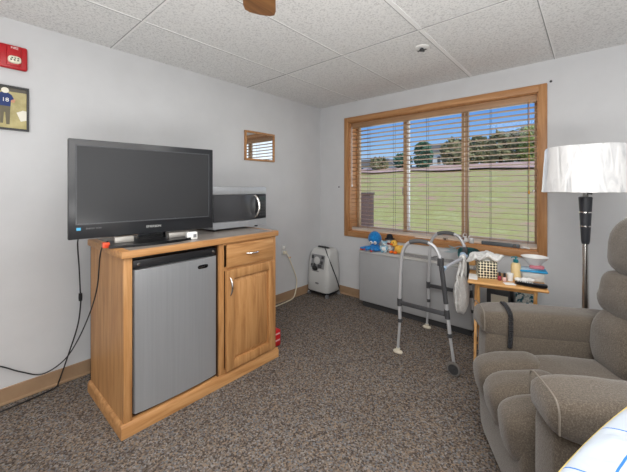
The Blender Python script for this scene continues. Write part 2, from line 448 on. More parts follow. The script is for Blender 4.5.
# blind
bl = thing('window_blind', 'tan wooden slat blind let down in front of the three-pane window', 'blind', (1.457,.06,2.17))
MB().box(WX0+.014,WX1-.014,.03,.09,2.115,2.178,.004).build('headrail', M['slat'], bl, world=True)
s = MB(); z = .872; nsl = 0
while z < 2.10:
    s.box(WX0+.016,WX1-.016,.045,.094,z-.0018,z+.0018,mtx=Matrix.Translation((0,.07,z)) @ Rx(math.radians(-5)) @ Matrix.Translation((0,-.07,-z)))
    z += .0500
s.build('slats', M['slat'], bl, world=True); s = MB()
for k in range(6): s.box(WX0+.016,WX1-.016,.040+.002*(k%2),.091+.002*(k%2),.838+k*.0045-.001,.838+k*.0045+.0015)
s.build('stacked_slats', mat('slat_sunlit_tone',(232,220,208),.45), bl, world=True)  # paler than the other slats, standing in for sunlight on the stack
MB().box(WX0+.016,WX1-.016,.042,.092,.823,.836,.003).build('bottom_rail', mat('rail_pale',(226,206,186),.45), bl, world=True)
for x in (.72,1.06,1.45,1.86,2.06,2.36):
    t = MB(); t.tube([(x,.046,2.12),(x,.046,.83)], .0016, 5); t.tube([(x,.0945,2.12),(x,.0945,.83)], .0016, 5)
    t.build('ladder_cord', M['dkgrey'], bl, world=True)
t = MB(); t.tube([(2.372,.028,2.14),(2.372,.026,1.34)], .002, 6); t.lathe([(0,0),(.008,.004),(.008,.028),(.003,.036),(0,.036)], (2.372,.026,1.305), 10)
t.build('pull_cord', M['amber'], bl, world=True)
t = MB(); t.tube([(.50,.024,2.13),(.50,.024,1.40)], .004, 6); t.lathe([(0,0),(.008,.004),(.008,.028),(.003,.036),(0,.036)], (.50,.024,1.37), 10); t.build('tilt_wand', M['white'], bl, world=True)

# ------------------------------------------------------------------ outdoors
def ground_z(y):
    if y < 2.5: return -.35
    if y > 27: return 3.3
    t = (y-2.5)/24.5
    return -.35+3.65*t
lw = MB(); ys = [0.26,2.5]+[2.5+i*1.75 for i in range(1,15)]+[30,60]; xs = [-70+5*i for i in range(22)]
grid = [[lw.bm.verts.new((x,y,ground_z(y)+(.12*mnoise.noise(V((x*.2,y*.2,0))) if y > 3 else 0))) for x in xs] for y in ys]
for i in range(len(ys)-1):
    for j in range(len(xs)-1): lw.bm.faces.new([grid[i][j],grid[i][j+1],grid[i+1][j+1],grid[i+1][j]])
struct(lw, 'ground', M['grass'])
bed = MB(); pts = []
xs2 = [-16+i for i in range(22)]
lo = []; hi = []
for i, x in enumerate(xs2):
    y0 = 27.0+.5*math.sin(i*1.1); 
    lo.append(bed.bm.verts.new((x, y0-4.5, ground_z(y0-4.5)+.14))); hi.append(bed.bm.verts.new((x, y0, ground_z(y0)+.16)))
for i in range(len(xs2)-1): bed.bm.faces.new([lo[i],lo[i+1],hi[i+1],hi[i]])
o = struct(bed, 'planting_bed', M['mulch'])

def foliage(c, r, n, size, seed, m=0):
    rnd = random.Random(seed); b = MB()
    for _ in range(n):
        th = rnd.uniform(0,2*PI); cz = rnd.uniform(-.85,1); rr = rnd.uniform(.62,1.0)
        k = math.sqrt(max(0,1-cz*cz))
        p = V((c[0]+r[0]*rr*k*math.cos(th), c[1]+r[1]*rr*k*math.sin(th), c[2]+r[2]*rr*cz))
        n3 = mnoise.noise(V((p.x*1.3+seed,p.y*1.3,p.z*1.3)))
        if n3 < -.22: continue
        a = V((rnd.gauss(0,1),rnd.gauss(0,1),rnd.gauss(0,1))).normalized(); q = a.cross(V((rnd.gauss(0,1),rnd.gauss(0,1),rnd.gauss(0,1)))).normalized()
        s_ = size*rnd.uniform(.6,1.3)
        b._add([p-a*s_, p+q*s_*.6, p+a*s_, p-q*s_*.6], [(0,1,2,3)])
    return b
def tree(name, label, cat, x, y, r, h, m, seed, trunk=.3, group=None, n=900, size=.26):
    gz = ground_z(y)+.08
    t = thing(name, label, cat, (x,y,gz), 0, group)
    foliage((0,0,h*.46), (r,r*.7,h*.54), n, size, seed).build('foliage', m, t, recalc=False)
    st = MB()
    for k in range(4):
        a = k*1.7+seed; st.tube([(0,0,-.2),(.1*math.cos(a),.1*math.sin(a),h*.3),(r*.5*math.cos(a),r*.5*math.sin(a),h*.75)], [.10,.07,.02], 6)
    st.build('trunk', M['bark'], t)
    return t
GS = 'shrubs along the hilltop'
tree('tree', 'dark blue-green tree on the hilltop seen through the middle pane', 'tree', -9.2,26.0,.85,2.5,M['leaf_b'],3,n=1100)
tree('shrub', 'small round bush at the far left behind the left pane', 'shrub', -13.6,25.5,.95,1.3,M['leaf_a'],5,group=GS,n=500)
tree('shrub', 'low green bush between the white building and the dark tree', 'shrub', -11.3,26.2,.9,1.45,M['leaf_b'],6,group=GS,n=500)
tree('shrub', 'olive shrub in the middle pane, right of the white house', 'shrub', -7.0,28.2,1.35,2.7,M['leaf_a'],11,group=GS,n=1300)
tree('shrub', 'olive shrub just right of the right-hand window mullion', 'shrub', -5.4,29.5,1.3,2.9,M['leaf_a'],12,group=GS,n=1300)
tree('shrub', 'olive shrub in the middle of the right pane', 'shrub', -3.6,30.4,1.4,3.2,M['leaf_a'],13,group=GS,n=1300)
tree('shrub', 'tall olive shrub beside the yellow-green shrub in the right pane', 'shrub', -2.3,31.6,1.4,3.5,M['leaf_a'],14,group=GS,n=1300)
tree('shrub', 'yellow-green shrub at the right edge of the right pane', 'shrub', -1.1,30.2,1.2,3.5,M['leaf_c'],15,group=GS,n=1200)
def house(x, y, w, d, h, label):
    t = thing('house', label, 'house', (x,y,3.3))
    MB().box(-w/2,w/2,-d/2,d/2,0,h).build('wall', M['siding'], t)
    MB().prism([(-w/2-.4,h),(w/2+.4,h),(w/2-.8,h+1.1),(-w/2+.8,h+1.1)], lambda u,v,dd: V((u,dd,v)), -d/2-.4, d/2+.4).build('roof', M['roofing'], t)
    for k in range(4): MB().box(-w/2+w*(k+.7)/4.6,-w/2+w*(k+1.1)/4.6,-d/2-.03,-d/2,h*.45,h*.8).build('window', M['dkgrey'], t)
house(-27,50,8,6,2.0,'low white house far beyond the lawn behind the left pane')
house(-15.2,48,5.5,6,3.4,'white house between the dark tree and the olive shrubs')
ub = thing('utility_cabinet', 'brown utility cabinet standing on the grass outside the left pane', 'cabinet', (-.69,2.30,-.36), math.radians(20))
MB().box(-.11,.11,-.2,.2,0,1.58,.01).build('body', M['utility'], ub)
MB().box(-.125,.125,-.22,.22,1.58,1.62,.008).build('cap', M['utility'], ub)

# ------------------------------------------------------------------ cabinet with fridge, drawer and door
CB = thing('cabinet', 'golden oak media cabinet with drawer, door and a bay holding the mini fridge', 'cabinet', (.535,-2.155,0))
XF, XB, YL, YR = .868, .25, -2.708, -1.60
MB().box(XB-.01,.888,YL-.016,YR+.016,.976,1.017,.006).build('top', M['oak_y'], CB, world=True)
MB().box(XB+.02,.872,YL+.03,YR-.03,1.0165,1.0185).build('top_laminate', mat('grey_laminate',(150,142,134),.25), CB, world=True)
p = MB(); p.box(XB,XF-.02,YL,YL+.018,.03,.977); p.build('side_panel', M['oak_z'], CB, world=True)
p = MB(); p.box(XB,XF-.02,YR-.018,YR,.03,.977); p.build('side_panel', M['oak_z'], CB, world=True)
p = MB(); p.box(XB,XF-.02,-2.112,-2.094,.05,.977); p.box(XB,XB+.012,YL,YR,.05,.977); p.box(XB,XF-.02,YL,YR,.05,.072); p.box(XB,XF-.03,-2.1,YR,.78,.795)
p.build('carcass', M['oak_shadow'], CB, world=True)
for a_, b_ in ((YL,-2.664),(-2.117,-2.078),(-1.635,YR)): MB().box(XF-.02,XF,a_,b_,.06,.977,.002).build('stile', M['oak_z'], CB, world=True)
for a_, b_, c_, d_ in ((-2.08,-1.63,.783,.808),(-2.08,-1.63,.962,.977),(-2.08,-1.63,.055,.095),(YL+.01,-2.13,.05,.074)): MB().box(XF-.021,XF-.001,a_,b_,c_,d_).build('rail', M['oak_y'], CB, world=True)
p = MB(); prof = [(0,0),(.017,0),(.017,.052),(.012,.062),(.006,.070),(0,.072)]
p.prism(prof, lambda u,v,d: V((XF+u,d,v)), YL-.016, YR+.016)
p.prism(prof, lambda u,v,d: V((d,YL-u,v)), XB+.0, XF+.001); p.prism(prof, lambda u,v,d: V((d,YR+u,v)), XB+.0, XF+.001)
p.build('plinth', M['oak_y'], CB, world=True)
# drawer
DR = MB().box(XF,XF+.02,-2.066,-1.640,.806,.966,.006).build('drawer', M['oak_y'], CB, world=True)
def pull(a, b, out, n=9, r=.0045):
    a, b = V(a), V(b); pts = []
    for k in range(n):
        t = k/(n-1); pts.append(a.lerp(b,t)+V((out*math.sin(PI*t)**.7,0,0)))
    return MB().tube(pts, [r*(1.0+.5*math.sin(PI*k/(n-1))) for k in range(n)], 8)
pull((XF+.019,-1.90,.884),(XF+.019,-1.79,.884),.026).build('handle', M['chrome'], DR, world=True)
# door: raised panel
dx0, dx1 = XF, XF+.026; dy0, dy1, dz0, dz1 = -2.074,-1.632,.09,.788
d = MB()
fw = .062
d.box(dx0,dx1,dy0,dy0+fw,dz0,dz1,.004); d.box(dx0,dx1,dy1-fw+.004,dy1,dz0,dz1,.004)
d.box(dx0,dx1-.0005,dy0+fw-.002,dy1-fw+.006,dz1-fw,dz1,.004); d.box(dx0,dx1-.0005,dy0+fw-.002,dy1-fw+.006,dz0,dz0+fw,.004)
d.box(dx0,dx0+.004,dy0+fw-.004,dy1-fw+.008,dz0+fw-.004,dz1-fw+.004)
DO = d.build('door', M['oak_z'], CB, world=True)
d = MB(); a0,a1,b0,b1 = dy0+fw+.006,dy1-fw-.002,dz0+fw+.006,dz1-fw-.006; i_ = .032
d._add([(dx0+.005,a0,b0),(dx0+.005,a1,b0),(dx0+.005,a1,b1),(dx0+.005,a0,b1),(dx0+.023,a0+i_,b0+i_),(dx0+.023,a1-i_,b0+i_),(dx0+.023,a1-i_,b1-i_),(dx0+.023,a0+i_,b1-i_)],
       [(0,1,5,4),(1,2,6,5),(2,3,7,6),(3,0,4,7),(4,5,6,7)])
d.build('raised_panel', M['oak_z'], DO, world=True)
pull((dx1-.001,-2.045,.610),(dx1-.001,-2.045,.735),.026).build('handle', M['chrome'], DO, world=True)
# fridge (its own thing, standing in the bay)
FR = thing('mini_fridge', 'stainless steel mini fridge with black top band set into the oak cabinet', 'fridge', (.55,-2.40,.073))
MB().box(.29,.80,-2.655,-2.128,.078,.958,.006).build('body', M['black'], FR, world=True)
MB().box(.80,.845,-2.652,-2.126,.905,.952,.006).build('top_band', M['black'], FR, world=True)
fd = MB()
prof = [(-2.652,.0),(-2.645,.012),(-2.60,.020),(-2.52,.026),(-2.39,.029),(-2.26,.026),(-2.18,.020),(-2.134,.012),(-2.126,0)]
poly = [(y, .842+dx) for y, dx in prof]+[(-2.126,.803),(-2.652,.803)]
fd.prism(poly, lambda u,v,dd: V((v,u,dd)), .09, .898)
FD = fd.build('door', M['steel'], FR, world=True, sharp=25)
MB().box(.80,.806,-2.658,-2.121,.078,.952).build('door_gasket', M['black'], FR, world=True)
lp = MB(); lp.sq((.867,-2.238,.846),(.003,.038,.013),.6,.6,20,8); LP = lp.build('badge', M['gloss_black'], FD, world=True)
text('badge_lettering', 'Magic Chef', .0135, M['chrome'], FD, (0,0,0), (0,0,0))
tx = FD.children[-1] if FD.children else None
for ch in FD.children:
    if ch.name.startswith('badge_lettering'):
        ch.location = V((.8703,-2.238,.846))-V(FR.location); ch.rotation_euler = (PI/2,0,PI/2+math.radians(4))
for y in (-2.625,-2.152):
    b = MB(); b.lathe([(0,0),(.009,0),(.009,.006),(0,.007)], (.845,y,.928), 12, mtx=Ry(PI/2)); b.build('hinge_bolt', M['chrome'], FR, world=True)

# ------------------------------------------------------------------ television
TL, TR = V((.60,-2.90,0)), V((.70,-2.062,0)); TVD = (TR-TL); TVW = TVD.length; ta = math.atan2(TVD.y, TVD.x)
TV = thing('television', 'black flat-screen television on a glossy stand on the oak cabinet', 'television', ((TL.x+TR.x)/2,(TL.y+TR.y)/2,1.0185), ta)
# local: +x along width to the viewer's right, -y towards the viewer ; z from the cabinet top
hw = TVW/2; zb, zt = .052, .622
MB().box(-hw,hw,.0,.035,zb,zt,.006).build('bezel', M['bezel'], TV)
MB().box(-hw+.05,hw-.05,.03,.085,zb+.04,zt-.05,.02).build('rear_housing', M['black'], TV)
MB().box(-hw+.040,hw-.036,-.0015,.004,zb+.088,zt-.040).build('screen', M['screen'], TV)
fr = MB(); e = .004
fr.box(-hw+.034,hw-.030,-.004,.001,zt-.040,zt-.034); fr.box(-hw+.034,hw-.030,-.004,.001,zb+.082,zb+.088); fr.box(-hw+.034,-hw+.040,-.004,.001,zb+.082,zt-.034); fr.box(hw-.036,hw-.030,-.004,.001,zb+.082,zt-.034)
fr.build('screen_trim', mat('bezel_lip',(70,72,76),.3), TV)
text('logo', 'EMERSON', .020, M['ltgrey'], TV, (.02,-.0008,zb+.044), (PI/2,0,0))
text('sticker_lettering', 'ENERGY STAR', .012, M['grey'], TV, (-hw+.12,-.0008,zb+.058), (PI/2,0,0))
MB().box(-hw+.038,-hw+.058,-.001,.002,zb+.050,zb+.066).build('sticker', M['led'], TV)
bp = MB(); bp.prism([(-.085,0),(.085,0),(.075,.11),(-.075,.11)], lambda u,v,d: V((u+.02,d,v)), .03,.06); bp.build('neck', M['gloss_black'], TV)
bb = MB()
prof = [(-.235,-.115),(-.13,-.150),(0,-.162),(.13,-.150),(.235,-.115),(.235,.04),(.18,.085),(-.18,.085),(-.235,.04)]
bb.prism(prof, lambda u,v,d: V((u-.01,v,d)), 0, .016); bb.build('base', mat('stand_black',(18,19,22),.3,spec=.3), TV)

# things on the cabinet
MB().box(-.205,-.105,-.045,-.015,.0165,.050,.002).build('stand_trim', M['silver'], TV)
MB().box(.100,.235,-.045,-.015,.0165,.046,.002).build('stand_trim', M['silver'], TV)
GD = thing('block', 'small orange-red gadget imitating a red glow at the left end of the television stand', 'block', (.690,-2.742,1.0185), ta)  # solid block made up to stand for a red glow beside the stand
MB().box(-.018,.018,-.02,.02,0,.032,.006).build('body', M['redglow'], GD)
MB().box(-.010,.010,-.0215,-.019,.008,.022,.001).build('face', M['octored'], GD)

AD = thing('adapter', 'small white plug-in adapter with dark window at the right end of the stand', 'adapter', (.775,-2.268,1.0185), math.radians(80))
MB().box(-.034,.034,-.02,.02,0,.05,.006).build('body', M['white'], AD)
MB().box(.006,.026,-.021,-.018,.014,.036).build('display', M['grey'], AD)

# ------------------------------------------------------------------ microwave
MW = thing('microwave', 'stainless and black microwave oven on the oak cabinet right of the television', 'microwave', (.39,-1.72,1.0185))
mx0, mx1, my0, my1, mz0, mz1 = .20,.575,-2.00,-1.468,1.034,1.372
MB().box(mx0,mx1,my0,my1,mz0,mz1,.006).build('body', M['steel'], MW, world=True)
fp = MB()
fp.box(mx1,mx1+.022,my0,my1,mz1-.065,mz1-.002,.004); fp.build('top_band', M['steel'], MW, world=True)
fp = MB(); fp.prism([(my0,mz0+.004),(my1,mz0+.004),(my1,mz0+.062),(my0+.3,mz0+.050),(my0,mz0+.056)], lambda u,v,d: V((d,u,v)), mx1, mx1+.022); fp.build('bottom_band', M['steel'], MW, world=True)
MB().box(mx1,mx1+.018,my0+.01,-1.585,mz0+.058,mz1-.066,.003).build('door_window', mat('smoked_window',(62,63,66),.2), MW, world=True)
cp = MB().box(mx1,mx1+.019,-1.583,my1,mz0+.058,mz1-.066,.003).build('control_panel', M['black'], MW, world=True)
kb = MB()
for r_ in range(5):
    for q_ in range(3): kb.box(mx1+.018,mx1+.021,-1.545+q_*.022,-1.530+q_*.022,mz0+.082+r_*.026,mz0+.098+r_*.026)
kb.build('keypad', M['dkgrey'], cp, world=True)
MB().box(mx1+.018,mx1+.0205,-1.548,-1.482,mz0+.216,mz0+.246).build('display', mat('display_green',(60,70,70),.2), cp, world=True)
a, b = V((mx1+.018,-1.592,mz0+.075)), V((mx1+.018,-1.592,mz1-.075)); pts = [a.lerp(b,k/10)+V((.045*math.sin(PI*k/10)**.6,.012*math.sin(PI*k/10),0)) for k in range(11)]
MB().tube(pts, .011, 10).build('handle', M['chrome'], MW, world=True)
for xx in (.25,.53):
    for yy in (-1.94,-1.53):
        MB().lathe([(0,0),(.014,0),(.016,.017),(0,.017)], (xx,yy,1.0185), 12).build('foot', M['black'], MW, world=True)

# ------------------------------------------------------------------ wall things, left wall
PF = thing('picture_frame', 'oak-framed picture whose glass reflects the window blinds', 'picture', (0,-1.059,1.657))
f = MB(); y0,y1,z0,z1 = -1.269,-.849,1.657,1.977
f.box(0,.022,y0,y1,z1-.022,z1,.003); f.box(0,.022,y0,y1,z0,z0+.022,.003); f.box(0,.0215,y0,y0+.022,z0+.001,z1-.001,.003); f.box(0,.0215,y1-.022,y1,z0+.001,z1-.001,.003)
f.build('frame', M['case_x'], PF, world=True)
MB().box(.002,.012,y0+.02,y1-.02,z0+.02,z1-.02).build('glazed_print', M['print_glass'], PF, world=True)
AP = thing('picture_frame', 'black-framed photograph of a young football player below the red alarm', 'picture', (0,-3.13,1.73))
f = MB(); y0,y1,z0,z1 = -3.275,-2.99,1.73,2.01
f.box(0,.02,y0,y1,z1-.012,z1); f.box(0,.02,y0,y1,z0,z0+.012); f.box(0,.0195,y0,y0+.012,z0,z1); f.box(0,.0195,y1-.012,y1,z0,z1)
f.build('frame', M['black'], AP, world=True)
PH = MB().box(.002,.010,y0+.01,y1-.01,z0+.01,z1-.01).build('photograph', M['photo_bg'], AP, world=True)
def flat(name, poly, m, par, x=.0105):
    MB().prism(poly, lambda u,v,d: V((d,u,v)), .0095, x).build(name, m, par, world=True)
def ell(cy, cz, ry, rz_, n=18): return [(cy+ry*math.cos(2*PI*k/n), cz+rz_*math.sin(2*PI*k/n)) for k in range(n)]
flat('bright_patch', [(-3.03,1.79),(-3.002,1.80),(-3.002,1.86),(-3.02,1.862),(-3.05,1.845)], M['photo_lite'], PH)
flat('dark_hedge', [(-3.262,1.97),(-3.002,1.975),(-3.002,1.998),(-3.262,1.998)], M['photo_dark'], PH)
flat('player_legs', [(-3.125,1.77),(-3.112,1.77),(-3.108,1.84),(-3.102,1.84),(-3.098,1.765),(-3.082,1.765),(-3.078,1.89),(-3.128,1.89)], M['olive'], PH, .0108)
flat('player_arms', [(-3.148,1.90),(-3.138,1.88),(-3.125,1.91),(-3.08,1.91),(-3.06,1.905),(-3.055,1.925),(-3.085,1.955),(-3.125,1.955)], M['skin'], PH, .0109)
flat('player_jersey', [(-3.128,1.88),(-3.078,1.88),(-3.076,1.92),(-3.062,1.928),(-3.072,1.952),(-3.090,1.965),(-3.118,1.965),(-3.138,1.95),(-3.142,1.92),(-3.130,1.918)], M['navy'], PH, .0112)
flat('player_helmet', ell(-3.103,1.978,.018,.018), M['photo_lite'], PH, .0113)
t = text('jersey_number', '18', .034, M['white'], PH, (0,0,0), (PI/2,0,PI/2), .0004); t.location = V((.0116,-3.102,1.918))-V(AP.location)

FA = thing('fire_alarm', 'red fire alarm strobe with pale lens high on the left wall', 'fire alarm', (0,-3.06,2.11))
y0,y1,z0,z1 = -3.135,-2.998,2.118,2.268
MB().box(0,.03,y0,y1,z0,z1,.012,seg=3).build('housing', M['red'], FA, world=True)
MB().box(.028,.04,-3.098,-3.030,2.135,2.262,.006).build('raised_face', M['red'], FA, world=True)
MB().sq((.04,-3.062,2.172),(.016,.032,.024),.7,.5,20,10).build('lens', M['lens'], FA, world=True)
r = MB()
for k in range(3): r.box(.0535,.0565,-3.083+k*.016,-3.075+k*.016,2.163,2.172); r.box(.0535,.0565,-3.078+k*.014,-3.070+k*.014,2.176,2.183)
r.build('lens_marking', M['dkgrey'], FA, world=True)
t = text('lettering', 'FIRE', .020, M['white'], FA, (0,0,0), (PI/2,0,PI/2), .0005); t.location = V((.0405,-3.062,2.246))-V(FA.location)

OU = thing('wall_outlet', 'white wall outlet low on the left wall with cord plugged in', 'outlet', (0,-.69,.56))
MB().box(0,.006,-.732,-.656,.555,.675,.003).build('cover_plate', M['ltgrey'], OU, world=True)
for a_, b_ in ((.630,.660),(.570,.602)): MB().box(.005,.009,-.712,-.676,a_,b_,.002).build('socket', M['white'], OU, world=True)
PC = thing('power_cord', 'cream power cord hanging from the wall outlet to the carpet', 'cord', (.03,-.65,0))
MB().box(.010,.045,-.714,-.674,.570,.604,.006).build('plug', M['ivory'], PC, world=True)
MB().box(.044,.047,-.655,-.615,.513,.527).build('cord_tag', M['amber'], PC, world=True)
MB().tube(spline([(.045,-.694,.587),(.05,-.66,.545),(.045,-.615,.46),(.035,-.53,.30),(.035,-.50,.20),(.035,-.515,.10),(.045,-.57,.02),(.06,-.70,.007),(.07,-.90,.007),(.08,-1.2,.007)]), .0065, 8).build('cable', M['ivory'], PC, world=True)

# black cords behind the television
TC = thing('power_cord', 'black power cord with ferrite lump hanging down left of the cabinet', 'cord', (.08,-2.78,0))
MB().tube(spline([(.45,-2.80,1.06),(.30,-2.775,1.05),(.16,-2.76,.99),(.10,-2.738,.80),(.10,-2.732,.65),(.095,-2.728,.56),(.09,-2.745,.40),(.08,-2.80,.20),(.05,-2.838,.05),(.05,-2.86,.009),(.07,-2.95,.006),(.09,-3.10,.006),(.10,-3.3,.006),(.09,-3.8,.006),(.06,-4.5,.006)]), .0045, 7).build('cable', M['black'], TC, world=True)
MB().lathe([(0,-.028),(.011,-.026),(.012,0),(.011,.026),(0,.028)], (.098,-2.730,.60), 12).build('ferrite_choke', M['black'], TC, world=True)
T2 = thing('signal_cable', 'thin black cable looping over the cabinet edge towards the left wall', 'cable', (.3,-2.78,0))
MB().tube(spline([(.66,-2.72,1.05),(.70,-2.735,1.055),(.66,-2.748,1.03),(.59,-2.745,.95),(.52,-2.74,.76),(.38,-2.745,.56),(.20,-2.775,.33),(.10,-2.83,.19),(.05,-2.93,.13),(.03,-3.03,.18),(.03,-3.15,.27),(.03,-3.3,.31),(.025,-3.6,.22),(.02,-4.0,.03),(.03,-4.6,.006)]), .004, 7).build('cable', M['black'], T2, world=True)

RB = thing('box', 'red box with pale stripes on the carpet behind the cabinet right end', 'box', (.715,-1.49,0))
MB().box(-.04,.04,-.07,.05,0,.135,.006).build('body', M['redbox'], RB)
st = MB()
for zz in (.045,.10): st.box(.039,.0415,-.06,.04,zz,zz+.012)
st.build('stripe', mat('pale_red_stripe',(238,196,196),.5), RB)

# ------------------------------------------------------------------ oxygen concentrator in the corner
OX = thing('oxygen_concentrator', 'grey-white oxygen concentrator on castors in the room corner', 'oxygen concentrator', (.20,-.175,0))
b = MB(); hx, hy = .165,.125
def ring(z, sx, sy, oy=0): 
    e = .35; out = []
    for k in range(28):
        th = 2*PI*k/28; cx_, sn = math.cos(th), math.sin(th)
        out.append(V((math.copysign(abs(cx_)**e,cx_)*sx, math.copysign(abs(sn)**e,sn)*sy+oy, z)))
    return out
secs = [(.065,.168,.135,0),(.075,.176,.140,0),(.28,.172,.138,.0),(.46,.164,.128,.006),(.54,.154,.108,.018),(.58,.134,.082,.032),(.594,.10,.05,.04)]
rings = [[b.bm.verts.new(q) for q in ring(*s_)] for s_ in secs]
for a_, c_ in zip(rings, rings[1:]):
    for k in range(28): b.bm.faces.new([a_[k],a_[(k+1)%28],c_[(k+1)%28],c_[k]])
b.bm.faces.new(rings[0][::-1]); b.bm.faces.new(rings[-1])
b.build('housing', M['ltgrey'], OX, sharp=50)
MB().box(-.16,.16,-.122,.122,.035,.068,.006).build('base', M['black'], OX)
pn = MB(); pn.box(-.095,.115,-.006,.002,-.085,.085,.003, mtx=Matrix.Translation((0,-.125,.44)) @ Rx(math.radians(-9))); pnl = pn.build('control_panel', mat('panel_grey',(132,134,136),.4), OX)
T_ = Matrix.Translation((0,-.125,.44)) @ Rx(math.radians(-9))
for (px,pz,sx,sz) in ((-.075,.05,.015,.02),(.085,.055,.018,.018),(.075,-.01,.02,.02),(.05,-.055,.03,.02),(-.08,-.05,.012,.015)): MB().box(px-sx,px+sx,-.012,-.004,pz-sz,pz+sz,.003,mtx=T_).build('switch', M['dkgrey'], pnl)
dl = MB(); dl.lathe([(.045,0),(.048,.006),(.03,.012),(0,.012)], mtx=T_ @ Matrix.Translation((0,-.006,.01)) @ Rx(PI/2), seg=20); dl.build('flow_gauge', M['ltgrey'], pnl)
hd = MB(); hd.sq((-.03,-.140,.355),(.045,.014,.028),.6,.8,18,8); hd.sq((-.028,-.148,.39),(.014,.012,.028),.8,.8,12,8); hd.build('outlet_fitting', M['black'], OX)
MB().box(-.07,.035,-.142,-.134,.315,.322,.002).build('rating_line', M['grey'], OX)
MB().sq((.005,-.140,.17),(.03,.004,.012),.7,.8,16,6).build('emblem', M['grey'], OX)
MB().tube(spline([(-.09,.03,.58),(-.07,-.015,.605),(0,-.03,.61),(.07,-.015,.605),(.09,.03,.58)]), .011, 8).build('carry_handle', M['dkgrey'], OX)
MB().tube(spline([(.02,-.02,.607),(.08,-.06,.590),(.135,-.085,.52),(.182,-.05,.37),(.190,.03,.21),(.190,.08,.09)]), .006, 7).build('power_lead', M['black'], OX)
for xx in (-.145,.150):
    for yy in (-.118,.112):
        w = MB(); w.lathe([(0,-.013),(.024,-.012),(.025,0),(.024,.012),(0,.013)], (xx,yy,.025), 16, mtx=Ry(PI/2)); w.build('castor', M['grey'], OX)

# ------------------------------------------------------------------ wall heater under the window
HT = thing('heater', 'long grey metal wall heater under the window', 'heater', (1.37,-.11,0))
hx0, hx1, hz0, hz1 = .766,1.978,.066,.645
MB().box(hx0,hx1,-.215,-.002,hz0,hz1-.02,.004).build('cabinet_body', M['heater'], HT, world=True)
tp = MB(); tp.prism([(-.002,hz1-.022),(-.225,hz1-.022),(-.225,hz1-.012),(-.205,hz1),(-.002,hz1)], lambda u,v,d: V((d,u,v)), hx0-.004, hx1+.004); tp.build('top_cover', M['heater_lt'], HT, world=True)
gr = MB()
for k in range(5): gr.box(1.15,hx1-.06,-.185+k*.030,-.178+k*.030,hz1-.001,hz1+.003)
gr.build('outlet_grille', M['grey'], HT, world=True)
fpn = MB(); fpn.box(hx0+.012,1.30,-.223,-.214,hz0+.01,hz1-.03,.003); fpn.box(1.303,hx1-.012,-.223,-.214,hz0+.01,hz1-.03,.003); fpn.build('front_panel', M['heater'], HT, world=True)
MB().box(hx0+.03,hx1-.02,-.185,-.01,0,hz0+.002).build('kick_base', M['rubber_dk'], HT, world=True)

# ------------------------------------------------------------------ plush toys on the heater
def eye(b, c, r, mi): b.sq(c, (r,r,r), 1, 1, 10, 6, mi)
ZT = hz1+.0005
OC = thing('plush_toy', 'bright blue octopus plush toy with red undersides, leftmost on the heater', 'soft toy', (.925,-.14,ZT), math.radians(12)); OC.scale = (1.12,)*3
b = MB(); b.sq((.0,0,.120),(.068,.062,.078),1,1,22,16, fn=lambda q: V((q.x*(1-.25*max(0,-q.z)/.078), q.y, q.z))); b.sq((0,0,.045),(.045,.042,.04),1,1,18,10)
b.build('body', M['octo'], OC)
for k, (ax, L_) in enumerate(((-165,.105),(-135,.09),(-100,.075),(-70,.07),(-40,.06),(20,.06),(150,.10),(185,.12))):
    a = math.radians(ax); pts = spline([(.02*math.cos(a),.02*math.sin(a),.045),(.05*math.cos(a),.05*math.sin(a),.032),(L_*math.cos(a),L_*math.sin(a),.018),((L_+.02)*math.cos(a+.2),(L_+.02)*math.sin(a+.2),.021)],4)
    n = len(pts); tn = MB(); tn.tube(pts, [.02*(1-.45*i/n) for i in range(n)], 9)
    tn.sq(pts[-1],(.011,.011,.011),1,1,9,6)
    tk = tn.build('tentacle', M['octo'], OC)
    if k in (0,6,7,2):
        MB().tube([(p.x,p.y-.012,max(.0115,p.z-.012)) for p in pts], [.011*(1-.3*i/n) for i in range(n)], 7).build('underside', M['octored'], tk)
for sx in (-.02,.022): MB().sq((sx,-.056,.088),(.017,.017,.017),1,1,12,8).build('eye', M['plushwhite'], OC)
for sx in (-.018,.024): MB().sq((sx,-.0725,.088),(.006,.004,.007),1,1,10,6).build('pupil', M['hat'], OC)
BT = thing('plush_toy', 'small pale blue and white bear plush toy beside the blue octopus', 'soft toy', (1.050,-.150,ZT), math.radians(20)); BT.scale = (1.1,)*3
b = MB(); b.sq((0,0,.035),(.033,.028,.036),1,1,16,10); b.sq((0,-.003,.085),(.028,.026,.027),1,1,16,10)
for sx in (-1,1): b.sq((sx*.022,0,.108),(.010,.007,.010),1,1,10,6); b.sq((sx*.032,-.015,.045),(.011,.013,.022),1,1,10,6); b.sq((sx*.018,-.03,.011),(.013,.02,.011),1,1,10,6)
b.build('body', M['ltblue'], BT)
b = MB(); b.sq((0,-.027,.08),(.012,.009,.009),1,1,10,6); b.sq((0,-.026,.036),(.02,.008,.02),1,1,12,8); b.build('muzzle', M['plushwhite'], BT)
b = MB(); b.sq((0,-.036,.083),(.004,.003,.003),1,1,8,5)
for sx in (-.011,.011): b.sq((sx,-.027,.093),(.003,.003,.003),1,1,8,5)
b.build('eyes', M['hat'], BT)
SN = thing('plush_toy', 'white snowman plush toy in a black hat between bear and duck', 'soft toy', (1.085,-.090,ZT), math.radians(15)); SN.scale = (1.1,)*3
b = MB(); b.sq((0,0,.045),(.036,.034,.046),1,1,16,10); b.sq((0,0,.115),(.03,.03,.033),1,1,16,10); b.build('body', M['plushwhite'], SN)
b = MB(); b.lathe([(0,.128),(.05,.128),(.05,.134),(.032,.138),(.031,.155),(.026,.172),(.012,.179),(0,.18)],seg=20); b.build('hat', M['hat'], SN)
b = MB(); b.sq((-.005,-.03,.085),(.02,.01,.008),1,1,10,6); b.build('scarf', mat('maroon_felt',(140,44,50),.9), SN)
b = MB()
